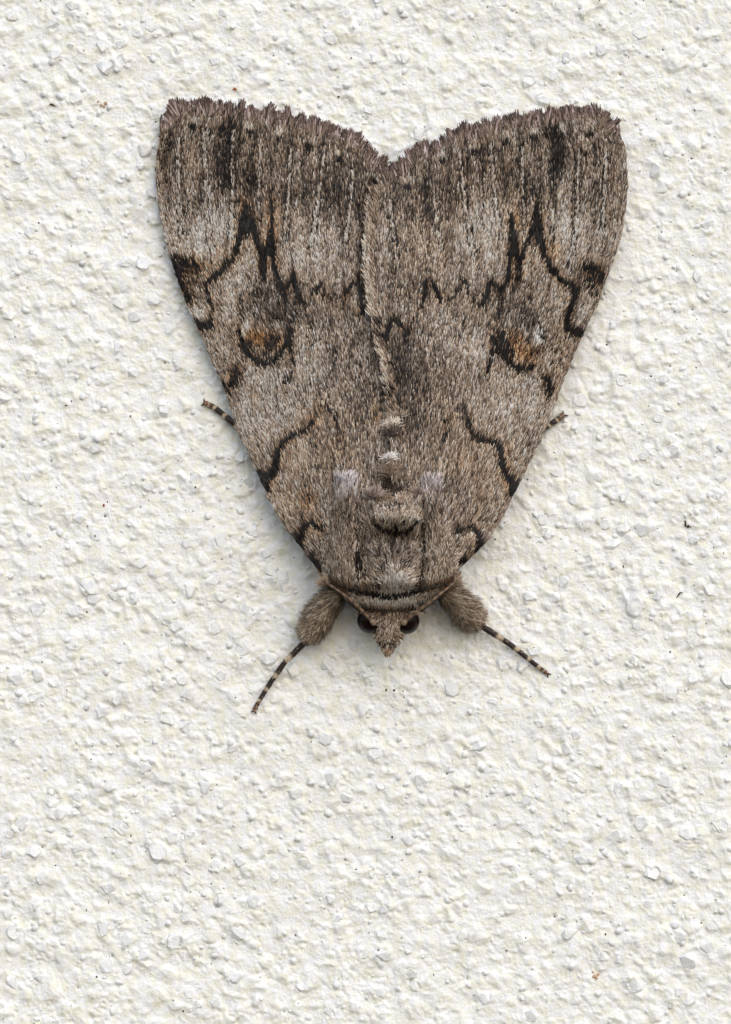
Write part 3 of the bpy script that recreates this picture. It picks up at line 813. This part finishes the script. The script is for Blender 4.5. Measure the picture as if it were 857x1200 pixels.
BZ = [ # x,y,rx,ry,tone,brown
 (466,684,18,13,2.0,-.5),(455,665,8,14,.5,-.3),(476,610,13,9,1.9,.0),(451,609,11,9,1.9,.0),(460,583,20,4,.7,.2),(462,570,18,8,-1.6,.3),(440,573,5,5,.9,-1),
 (462,643,34,14,-.9,-.6),(430,650,14,26,-.1,-.3),(490,590,8,20,-.3,-.4),(435,595,8,20,-.5,-.3),
 (458,706,46,5,1.6,-.35),(400,691,14,5,-.6,1.0),(520,688,14,4,-.6,1.0),(457,720,30,6,-.7,.5),(455,740,14,12,.15,.1),(454,763,5,4,.5,1.2),(458,715,30,3,-.5,.9),
 (428,585,8,16,-.1,-.5),(466,570,4,4,-.5,-.2)]
def body_tone(x, y, q):
    n = len(x); tone = q.normal(0.2, 0.95, n) + 0.5 * perlin(x / 7, y / 12, 62); br = np.full(n, 0.05); dk = np.zeros(n)
    for (cx, cy, rx, ry, t_, b_) in BZ:
        g = np.exp(-((x - cx) / rx) ** 2 - ((y - cy) / ry) ** 2); tone += t_ * g; br += b_ * g
    jx = x + q.normal(0, .6, n); jy = y + q.normal(0, .7, n)
    for s, pts in ST_B:
        dk = np.maximum(dk, s * np.clip(0.55 - seg_dist(jx, jy, pts) / 2.0, 0, 1))
    c = palette(np.clip(tone, -2.4, 2.3)); br = np.clip(br + q.normal(0, .2, n), -1, 1.5)[:, None]
    c = c * np.where(br > 0, 1 + br * np.array([[.10, -.09, -.24]]), 1 + br * np.array([[.08, .02, -.10]]))
    return np.where((q.random(n) < dk)[:, None], BLACK * q.uniform(.6, 2, (n, 1)), np.clip(c, .004, .9))

def sample(x0, x1, y0, y1, sp, q):
    gx, gy = np.meshgrid(np.arange(x0, x1, sp), np.arange(y0, y1, sp))
    return (gx + q.uniform(-.7, .7, gx.shape) * sp).ravel(), (gy + q.uniform(-.7, .7, gy.shape) * sp).ravel()
r = np.random.default_rng(70)
# thorax fur (y 556..700)
x, y = sample(380, 538, 560, 701, 1.1, r)
ok = (np.abs(x - body_xc(y)) < bw_f(y) * 0.99) & (BH(x, y) > H(x, y) - 6)
x, y = x[ok], y[ok]; n = len(x)
lean = 0.42 * (x - 460) / 60 + r.normal(0, .13, n) + 0.55 * perlin(x / 6, y / 10, 72)
pl = np.exp(-((x - 466) / 24) ** 2 - ((y - 672) / 24) ** 2)
lean += pl * 1.1 * np.clip((x - 462) / 18, -1, 1)
cr = np.exp(-((x - 465) / 30) ** 2 - ((y - 604) / 16) ** 2)
L = r.uniform(8, 15, n) * (1 - 0.25 * cr) * (1 - 0.15 * pl); L = np.where(y > 690, L * .55, L)
lift = r.uniform(1.5, 5, n) + 3 * cr * r.random(n) + 3.5 * perlin(x / 6, y / 11, 73)
dx, dy = np.sin(lean), -np.cos(lean)
c = body_tone(x + dx * L * .6, y + dy * L * .6, r)
hair_block("thorax_fur", x, y, BH, lean, L, r.uniform(.85, 1.5, n), lift, None, None, body, curl=r.normal(0, .35, n), seed=2, raw=c)
# collar and head fur (short scales, pointing outwards on the head)
x, y = sample(405, 512, 697, 768, 1.05, r)
ok = (np.abs(x - body_xc(y)) < bw_f(y) * 0.99); x, y = x[ok], y[ok]; n = len(x)
head = np.clip((y - 716) / 8, 0, 1)
lean = np.where(r.random(n) < head, np.pi + 0.5 * (455 - x) / 25 * -1 + r.normal(0, .35, n) * 1.0, 0.25 * (x - 458) / 50 + r.normal(0, .2, n))
lean = np.where((y > 716), np.pi - 0.9 * (x - 455) / 22 + r.normal(0, .3, n), lean)
L = np.where(y > 716, r.uniform(3.5, 7, n), r.uniform(5, 8.5, n)) * np.where(y > 755, .6, 1)
dx, dy = np.sin(lean), -np.cos(lean)
c = body_tone(x + dx * L * .6, y + dy * L * .6, r)
hair_block("head_fur", x, y, BH, lean, L, r.uniform(1.0, 1.7, n), r.uniform(1, 3, n), None, None, body, seed=3, raw=c)

# white tufts on the back, wisps beside the crest
def tuft(name, cx, cy, n, spread, L0, tone0, tint, seed, hfun, up=0.0, lift0=4):
    q = np.random.default_rng(seed)
    x = cx + q.normal(0, spread, n); y = cy + q.normal(0, spread * .5, n)
    lean = q.normal(0, .55, n) + up + (x - cx) / spread * 0.35
    return hair_block(name, x, y, hfun, lean, q.uniform(.6, 1, n) * L0, q.uniform(.8, 1.3, n), q.uniform(.5, 1, n) * lift0, tone0 + q.normal(0, .35, n),
                      np.array(tint), body, curl=q.normal(0, .4, n), seed=seed)
HT = lambda x, y: np.maximum(HR(x, y), BH(x, y)) + 1.5
tuft("hair_tuft", 457, 537, 110, 2.8, 8, 2.2, (1.2, 1.2, 1.25), 81, HT)
tuft("hair_tuft", 461, 498, 110, 3.2, 11, 1.7, (1.1, 1.08, 1.1), 82, HT, -.1)
tuft("hair_tuft", 470, 487, 50, 3.0, 8, .9, (.95, .98, 1.0), 83, HT, .2)
tuft("hair_tuft", 437, 582, 90, 3.5, 17, .9, (.98, .98, 1.12), 84, HT, .6, 7)
tuft("hair_tuft", 491, 580, 80, 3.5, 15, .6, (.98, .98, 1.10), 85, HT, -.5, 7)
tuft("hair_tuft", 458, 512, 90, 2.5, 12, -1.5, (1, .95, .9), 86, HT, 0, 2)
tuft("hair_tuft", 458, 556, 160, 6, 16, -.3, (1, .95, .9), 87, HT, 0, 4)
tuft("hair_tuft", 447, 584, 110, 5, 9, .5, (1.0, .94, .88), 88, HT, .9, 6)
tuft("hair_tuft", 476, 586, 110, 5, 9, .4, (1.0, .94, .88), 89, HT, -.9, 6)

q = np.random.default_rng(101); n = 900
ang = q.uniform(0, 6.283, n); rr_ = np.sqrt(q.random(n)); x = 465 + 26 * rr_ * np.cos(ang); y = 609 + 12 * rr_ * np.sin(ang)
tone = q.normal(.7, .8, n) + .7 * perlin(x / 6, y / 6, 78) - 1.2 * np.exp(-((x - 464) / 4) ** 2)
hair_block("crest", x, y, BH, .5 * (x - 465) / 26 + q.normal(0, .25, n), q.uniform(6, 10, n), q.uniform(.9, 1.5, n), q.uniform(2, 5, n), tone, np.array([1, .97, .93]), body,
           curl=q.normal(0, .3, n), seed=101, dark=np.clip((y - 614 + 4 * np.abs(x - 465) / 26) / 5, 0, .9))
tuft("hair_tuft", 462, 577, 260, 9, 8, -1.7, (1, .92, .85), 103, HT, 0, 1.5)
HE = lambda x, y: np.full(np.shape(x), 66.0)
tuft("hair_tuft", 382, 686, 130, 3.0, 13, .5, (1, .98, .95), 104, HE, -.25, 5)
tuft("hair_tuft", 531, 685, 130, 3.0, 13, .5, (1, .98, .95), 105, HE, .25, 5)
# ---- tegulae (shoulder pads) ---------------------------------------
def make_tegula(side, seed):
    q = np.random.default_rng(seed)
    if side < 0:
        le = interp([(553, 394), (575, 393), (610, 389), (650, 382), (676, 380), (690, 386)], 0)
        ri = interp([(553, 416), (575, 419), (610, 421), (650, 424), (680, 427), (697, 428)], 0)
    else:
        le = interp([(557, 496), (575, 495), (610, 497), (650, 494), (680, 490), (697, 489)], 0)
        ri = interp([(557, 518), (575, 519), (610, 522), (650, 531), (676, 536), (690, 528)], 0)
    ye = lambda x: np.interp(x, [380, 398, 430, 489, 515, 537], [682, 688, 696, 695, 687, 680])
    def TH(x, y):
        c = .5 * (le(y) + ri(y)); w_ = .5 * (ri(y) - le(y)) + 1e-6
        tt = np.clip(np.abs(x - c) / w_, 0, 1)
        base_ = np.maximum(H(x, y) + 3, BH(x, y))
        return base_ - 1 + 12 * np.sqrt(1 - tt ** 2) * 1.0 + 5 * np.exp(-((y - 560) / 16) ** 2)
    rows = np.linspace(557, 688, 46); NU = 16; top = []
    for y_ in rows:
        X = np.linspace(le(y_), ri(y_), NU); yyv = np.minimum(np.full(NU, y_), ye(X))
        top.append(np.stack([X, yyv, TH(X, yyv)], -1))
    top = np.array(top); bot = top.copy(); bot[..., 2] -= 6
    I = np.arange(len(rows) * NU).reshape(-1, NU); N = I.size
    f = np.stack([I[:-1, :-1], I[1:, :-1], I[1:, 1:], I[:-1, 1:]], -1).reshape(-1, 4)
    fs = [f, f[:, ::-1] + N]
    for line in (I[0], I[-1], I[:, 0], I[:, -1]): fs.append(np.stack([line[:-1], line[1:], line[1:] + N, line[:-1] + N], -1))
    av = np.concatenate([top.reshape(-1, 3), bot.reshape(-1, 3)])
    teg = mesh_from("shoulder_pad", Pm(av[:, 0], av[:, 1], av[:, 2]), np.concatenate(fs), M_skin, moth, True)
    x, y = sample(376, 432, 562, 698, 1.2, q) if side < 0 else sample(486, 540, 566, 698, 1.2, q)
    ok = (x > le(y)) & (x < ri(y)) & (y < ye(x) + 1); x, y = x[ok], y[ok]; n = len(x)
    lean = q.normal(0, .15, n) + (-.10 if side < 0 else .10) * np.clip((640 - y) / 60, -1.5, .3) * -1 + .4 * perlin(x / 6, y / 12, 74)
    L = q.uniform(8, 15, n); L = np.where(y > 676, L * .7, L)
    dx, dy = np.sin(lean), -np.cos(lean); cx_, cy_ = x + dx * L * .6, y + dy * L * .6
    tone = q.normal(.15, .95, n) + .5 * perlin(x / 6, y / 14, 63)
    tipz = np.clip((596 - cy_) / 30, 0, 1)
    tone += tipz * 1.25 - .35 * np.exp(-((cy_ - 600) / 16) ** 2) + .35 * np.exp(-((cy_ - 672) / 14) ** 2)
    c = palette(np.clip(tone, -2.4, 2.2))
    c = c * (1 + tipz[:, None] * np.array([[-.06, -.02, .20]]))
    dk = np.zeros(n)
    for s, pts in ST_B: dk = np.maximum(dk, .9 * s * np.clip(.55 - seg_dist(cx_, cy_, pts) / 2, 0, 1))
    ox = 408 if side < 0 else 505
    dk = np.maximum(dk, .7 * np.exp(-((cx_ - (419 if side < 0 else 494)) / 2.5) ** 2) * (cy_ > 585))
    dk = np.maximum(dk, .35 * np.exp(-((cx_ - ox) / 4) ** 2 - ((cy_ - 598) / 16) ** 2))
    # brown lower edge
    eb = np.clip((cy_ - ye(cx_) + 9) / 4, 0, 1)[:, None]
    c = c * (1 - eb) + eb * palette(np.clip(q.normal(-.5, .6, n), -2, 1)) * np.array([[1.08, .88, .70]])
    c = np.where((q.random(n) < dk)[:, None], BLACK * q.uniform(.6, 2, (n, 1)), c)
    hair_block("shoulder_fur", x, y, TH, lean, L, q.uniform(1.0, 1.7, n), q.uniform(1, 3.5, n) + 3.0 * perlin(x / 5.5, y / 12, 75), None, None, teg, curl=q.normal(0, .25, n), seed=seed, raw=c)
make_tegula(-1, 91); make_tegula(1, 92)

# ---- eyes, antennae, palps -----------------------------------------
def ellipsoid(name, c, rad, mat, parent, nu=32, nv=20):
    u = np.linspace(0, 2 * np.pi, nu, endpoint=False); v = np.linspace(0, np.pi, nv)
    X = c[0] + rad[0] * np.outer(np.sin(v), np.cos(u)); Y = c[1] + rad[1] * np.outer(np.sin(v), np.sin(u)); Z = c[2] + rad[2] * np.outer(np.cos(v), np.ones(nu))
    I = np.arange(nu * nv).reshape(nv, nu)
    f = np.stack([I[:-1], np.roll(I[:-1], -1, 1), np.roll(I[1:], -1, 1), I[1:]], -1).reshape(-1, 4)
    return mesh_from(name, Pm(X.ravel(), Y.ravel(), Z.ravel()), f, mat, parent, True)
ellipsoid("eye", (434.5, 727, 50), (16, 16, 17), M_eye, moth)
ellipsoid("eye", (476.0, 727.5, 50), (16, 16, 17), M_eye, moth)

def smooth_path(pts, n):
    p = np.array(pts, float); tt = np.concatenate([[0], np.cumsum(np.linalg.norm(np.diff(p, axis=0), axis=1))]); tt /= tt[-1]
    s = np.linspace(0, 1, n); out = np.stack([np.interp(s, tt, p[:, k]) for k in range(3)], -1)
    for _ in range(2): out[1:-1] = .25 * out[:-2] + .5 * out[1:-1] + .25 * out[2:]
    return out
def antenna(pts, knob):
    n = 46; p = smooth_path(pts, n)
    rad = np.linspace(1.9, 1.3, n) * (1 + .10 * np.cos(np.arange(n) * np.pi))
    c = palette(np.where(np.arange(n) % 4 < 2, .0, -.9)) * np.array([1.05, .88, .72])
    a = tube_obj("antenna", p, rad, M_leg, moth, 10, c)
    k = np.linspace(0, 1, 7)[:, None]; kp = np.array(knob[0]) * (1 - k) + np.array(knob[1]) * k
    tube_obj("antenna_base", kp, [1.6, 3.0, 3.7, 3.6, 3.0, 2.4, 1.6], M_leg, a, 10, palette(np.array([-.6, -.2, .3, -.3, .2, 0, -.4])) * np.array([1.03, .95, .85]))
    return a
antenna([(436, 728, 71), (427, 718, 76), (418, 709, 80), (409, 701, 83), (398, 693, 83), (386, 685, 76), (378, 678, 66), (372, 668, 52)], ((441, 732, 69), (434, 726, 72)))
antenna([(475, 728, 71), (484, 720, 76), (495, 712, 80), (506, 704, 83), (516, 696, 83), (526, 688, 76), (535, 680, 66), (540, 670, 52)], ((471, 732, 69), (477, 726, 72)))
def palp(x0, x1, seed):
    q = np.random.default_rng(seed)
    p = smooth_path([(x0, 738, 48), ((x0 + x1) / 2, 752, 46), (x1, 763, 45), (x1 + (454 - x1) * .5, 767.5, 44)], 14)
    rad = np.interp(np.linspace(0, 1, 14), [0, .3, .75, 1], [6, 6.5, 4, 1.5])
    o = tube_obj("palp", p, rad, M_leg, moth, 12, palette(np.linspace(-.3, .2, 14)) * np.array([1.05, .92, .82]))
    n = 420; t_ = q.random(n); i = t_ * 12.99; k = i.astype(int); fr = (i - k)[:, None]
    c0 = p[k] * (1 - fr) + p[k + 1] * fr; rr = np.interp(t_, np.linspace(0, 1, 14), rad)
    a = q.uniform(-.6, np.pi + .6, n)
    x = c0[:, 0] + rr * np.cos(a); y = c0[:, 1]; h = c0[:, 2] + rr * np.sin(a)
    L = q.uniform(2.5, 5, n) * (1 - .5 * t_)
    d = np.stack([.35 * np.cos(a) - .2 * (x1 - 454) / 4, np.ones(n), .15 * np.sin(a)], -1); d /= np.linalg.norm(d, axis=1)[:, None]
    root = np.stack([x, y, h], -1); mid = root + d * L[:, None] * .5; tip = root + d * L[:, None]; mid[:, 2] += .5
    sd = np.stack([np.sin(a), np.zeros(n), -np.cos(a)], -1)
    c = body_tone(tip[:, 0], tip[:, 1], q)
    v, f, cc = strips(root, mid, tip, sd, q.uniform(.9, 1.5, n), c * .7, c, c * 1.1)
    mesh_from("palp_fur", v, f, M_fur, o, False, np.clip(cc, 0, .9), "stuff")
palp(449, 451.5, 95); palp(461, 457, 96)

# ---- legs ----------------------------------------------------------
def fur_tube(name, p, rad, n, Lr, parent, seed, tone0=0.0, along=.8, outward=.55, tint=(.98, .98, .92), endblack=True, skew=0.0):
    q = np.random.default_rng(seed); m_ = len(p)
    tan = np.gradient(p, axis=0); tan /= np.linalg.norm(tan, axis=1)[:, None]
    t_ = q.random(n) ** .9; i = t_ * (m_ - 1.001); k = i.astype(int); fr = (i - k)[:, None]
    c0 = p[k] * (1 - fr) + p[k + 1] * fr; T = tan[k]; rr = np.interp(t_, np.linspace(0, 1, m_), rad)
    up = np.array([0, 0, 1.0]); s = np.cross(T, up); s /= np.linalg.norm(s, axis=1)[:, None]; u = np.cross(s, T)
    a = q.uniform(-np.pi * .35, np.pi * 1.35, n)
    nr = np.cos(a)[:, None] * s + np.sin(a)[:, None] * u
    root = c0 + nr * rr[:, None] * .96
    L = q.uniform(*Lr, n) * (1 - .35 * (t_ > .9))
    d = along * T + outward * nr * q.uniform(.5, 1.2, (n, 1)) + skew * s + q.normal(0, .19, (n, 3)) + .45 * perlin(root[:, 0] / 5, root[:, 1] / 5, 76)[:, None] * s + .3 * perlin(root[:, 0] / 5, root[:, 1] / 5, 77)[:, None] * nr; d /= np.linalg.norm(d, axis=1)[:, None]
    tip = root + d * L[:, None]; mid = root + d * L[:, None] * .5 + nr * (L * .08)[:, None]
    sd = np.cross(d, nr); sd /= (np.linalg.norm(sd, axis=1)[:, None] + 1e-9)
    tone = q.normal(tone0, .9, n) + .6 * perlin(root[:, 0] / 6, root[:, 1] / 6, 64)
    c = palette(np.clip(tone, -2.4, 2)) * np.array(tint)
    if endblack:
        dk = .85 * np.clip((t_ - .90) / .04, 0, 1); c = np.where((q.random(n) < dk)[:, None], BLACK * 1.5, c)
    v, f, cc = strips(root, mid, tip, sd, q.uniform(.55, 1.0, n), c * .16, c * .82, np.clip(c * 1.6, 0, .9), tipw=.25)  # roots painted dark and tips light, imitating shade deep in the fur
    return mesh_from(name, v, f, M_fur, parent, False, cc, "stuff")

DARK_LEG = lin(44, 33, 29); PALE_LEG = lin(196, 176, 150); BRN_LEG = lin(120, 82, 60)
def tarsus(leg, pts, r0, r1, nseg, seed, claw_dirs, bands=(.72, .9)):
    q = np.random.default_rng(seed)
    p = smooth_path(pts, 61)
    cuts = np.cumsum([0, .36, .22, .17, .14, .11]) if nseg == 5 else np.linspace(0, 1, nseg + 1)
    R = lambda t_: r0 + (r1 - r0) * t_
    for a, b_ in zip(cuts[:-1], cuts[1:]):
        s = np.linspace(a, b_, 9); m_ = np.stack([np.interp(s, np.linspace(0, 1, 61), p[:, k]) for k in range(3)], -1)
        prof = np.array([.72, .88, .95, .98, 1, 1.03, 1.1, 1.12, .82])
        last = b_ > .99
        cc = np.array([PALE_LEG * .8, DARK_LEG, DARK_LEG, DARK_LEG, DARK_LEG, DARK_LEG, DARK_LEG * 1.3, PALE_LEG, PALE_LEG])
        if last: cc = np.array([PALE_LEG, BRN_LEG, BRN_LEG, BRN_LEG, PALE_LEG * .8, PALE_LEG * .8, BRN_LEG, BRN_LEG, BRN_LEG])
        tube_obj("tarsus_segment", m_, R(s) * prof, M_leg, leg, 10, cc)
    # bristles and flat scales
    n = 520; t_ = q.random(n); i = t_ * 59.99; k = i.astype(int); c0 = p[k]; T = np.gradient(p, axis=0)[k]; T /= np.linalg.norm(T, axis=1)[:, None]
    s_ = np.cross(T, [0, 0, 1.0]); s_ /= np.linalg.norm(s_, axis=1)[:, None]; u = np.cross(s_, T); a = q.uniform(-.5, np.pi + .5, n)
    nr = np.cos(a)[:, None] * s_ + np.sin(a)[:, None] * u
    sp = q.random(n) < .10
    root = c0 + nr * R(t_)[:, None] * .9; d = T + nr * np.where(sp, .75, .22)[:, None]; d /= np.linalg.norm(d, axis=1)[:, None]
    L = np.where(sp, q.uniform(3.5, 6, n), q.uniform(2, 4, n)) * np.interp(t_, [0, 1], [1.1, .8])
    tip = root + d * L[:, None]; mid = root + d * L[:, None] * .5; sd = np.cross(d, nr); sd /= (np.linalg.norm(sd, axis=1)[:, None] + 1e-9)
    seg = np.searchsorted(cuts, np.clip(t_ + .012, 0, .999), side='right') - 1; fr = (t_ - cuts[seg]) / (cuts[seg + 1] - cuts[seg])
    pale = (fr > .80) | (fr < .03)
    c = np.where(pale[:, None], PALE_LEG * q.uniform(.6, 1.15, (n, 1)), DARK_LEG * q.uniform(.5, 1.7, (n, 1)))
    c = np.where(((q.random(n) < .06) & ~pale)[:, None], PALE_LEG * .7, c)
    v, f, cc = strips(root, mid, tip, sd, np.where(sp, .8, 1.3), c * .8, c, np.clip(c * 1.1, 0, .9), tipw=.2)
    mesh_from("leg_bristles", v, f, M_fur, leg, False, cc, "stuff")
    end = p[-1]
    for cd in claw_dirs:
        cd = np.array(cd, float)
        cp = smooth_path([end, end + cd * .55 + np.array([0, 0, .8]), end + cd + np.array([0, 0, -1.0])], 7)
        tube_obj("claw", cp, np.linspace(1.5, .5, 7), M_leg, leg, 7, np.tile(lin(70, 40, 28), (7, 1)))

def new_leg(label=None):
    e = bpy.data.objects.new("leg", None); COL.objects.link(e); e.parent = moth; e.empty_display_size = .002
    if label: e["label"] = label
    return e
def foreleg(thigh, path, seed, claws, skew):
    leg = new_leg()
    p = smooth_path(thigh, 24)
    rad = np.interp(np.linspace(0, 1, 24), [0, .25, .6, .85, 1], [9, 14, 15.5, 12.5, 6])
    sh = tube_obj("shin", p, rad, M_skin, leg, 16)
    fur_tube("shin_fur", p, rad, 9000, (6, 13), leg, seed, -.1, .9, .62, skew=skew)
    zz = [wall_h(a, b_) for a, b_ in path]; m_ = len(path)
    z0 = thigh[-1][2]
    hs = [max(z0 + (zz[-1] + 2.6 - z0) * k / (m_ - 1), wall_h(*path[k]) + 2.4) for k in range(m_)]
    tarsus(leg, [(a, b_, h) for (a, b_), h in zip(path, hs)], 3.9, 2.3, 5, seed + 1, claws)
foreleg([(401, 690, 42), (390, 702, 38), (376, 722, 32), (366, 740, 24), (362, 748, 19)], [(364, 746), (350, 760), (334, 776), (319, 797), (304, 821), (298, 832)],
        201, [(-3.5, 2.5, 0), (2.5, 4.5, 0)], -.35)
foreleg([(516, 692, 42), (528, 700, 38), (541, 713, 32), (552, 725, 25), (558, 731, 20)], [(556, 729), (573, 739), (592, 751), (608, 763), (625, 777), (641, 789)],
        211, [(5, 1.5, 0), (1.5, 5, 0)], .30)
def midleg(path, seed, claws):
    leg = new_leg()
    hs = [max(22 - 19 * k / (len(path) - 1), wall_h(*path[k]) + 2.8) for k in range(len(path))]
    tarsus(leg, [(a, b_, h) for (a, b_), h in zip(path, hs)], 4.4, 2.9, 5, seed, claws)
midleg([(318, 545), (300, 525), (284, 506), (274, 496), (262, 486), (251, 477), (240, 472)], 221, [(-1, -5, 0), (-4, 3.5, 0)])
midleg([(596, 532), (612, 520), (628, 509), (640, 501), (650, 494), (660, 487)], 231, [(0, -5.5, 0), (6, 0, 0)])

# ---- loose crumbs and fibres on the wall ---------------------------
def speck(name, label, cat, parts, mat, seed):
    gv, gf, off = [], [], 0
    for k, (x, y, r_) in enumerate(parts):
        co, tri = crumb(r_, seed + k)
        gv.append(co * S + P(x, y, wall_h(x, y) + .35 * r_)); gf.append(tri + off); off += len(co)
    o = mesh_from(name, np.concatenate(gv), np.concatenate(gf), mat)
    return tagobj(o, label, cat)
speck("crumb", "orange crumb on the plaster just above the moth's fringed wing edge", "crumb", [(275, 104, 2.0), (277, 105, 1.4)], M_orange, 301)
speck("crumb", "flat tan flaky crumb on plaster near the wing tip", "crumb", [(115, 119, 2.2), (119, 123, 2.8), (124, 121, 2.0), (122, 125, 1.6)], M_tan, 311)
speck("crumb", "tan flaky crumb on plaster far below the moth's head", "crumb", [(697, 1144, 3.0), (701, 1142, 2.0), (695, 1139, 1.6), (699, 1147, 1.8)], M_tan, 321)
speck("crumb", "tiny dark red crumb on the open plaster below the moth", "crumb", [(631, 1159, 1.5)], M_red, 331)
speck("crumb", "rust red crumb beside a grey grain level with the moth's shoulders", "crumb", [(122, 592, 1.7), (126, 588, 1.2)], M_red, 341)
speck("crumb", "blackish brown crumb tangle stuck to a pale grain", "crumb", [(803, 611, 1.9), (803.4, 613.6, 2.0), (804, 616, 2.2), (807, 617, 1.8), (809.5, 617.6, 1.4)], M_dirt, 351)
def fibre(label, pts, rad, mat, dup=None):
    p = smooth_path([(a, b_, wall_h(a, b_) + 1.0) for a, b_ in pts], 16)
    V, F, T = tube(p, np.interp(np.linspace(0, 1, 16), [0, .5, 1], [.5 * rad, rad, .4 * rad]), 7)
    return tagobj(mesh_from("fibre", P(V[:, 0], V[:, 1], V[:, 2]), [F, T], mat, None, True), label, "fibre")
fibre("short black sliver lying on the plaster beside the tan crumb", [(58, 122), (62, 122.5), (65, 124.5)], 1.2, M_dirt)
fibre("thin curved dark fibre on the plaster under the crumb tangle", [(793, 701), (796, 696), (798, 694), (801, 695)], .9, M_dirt)
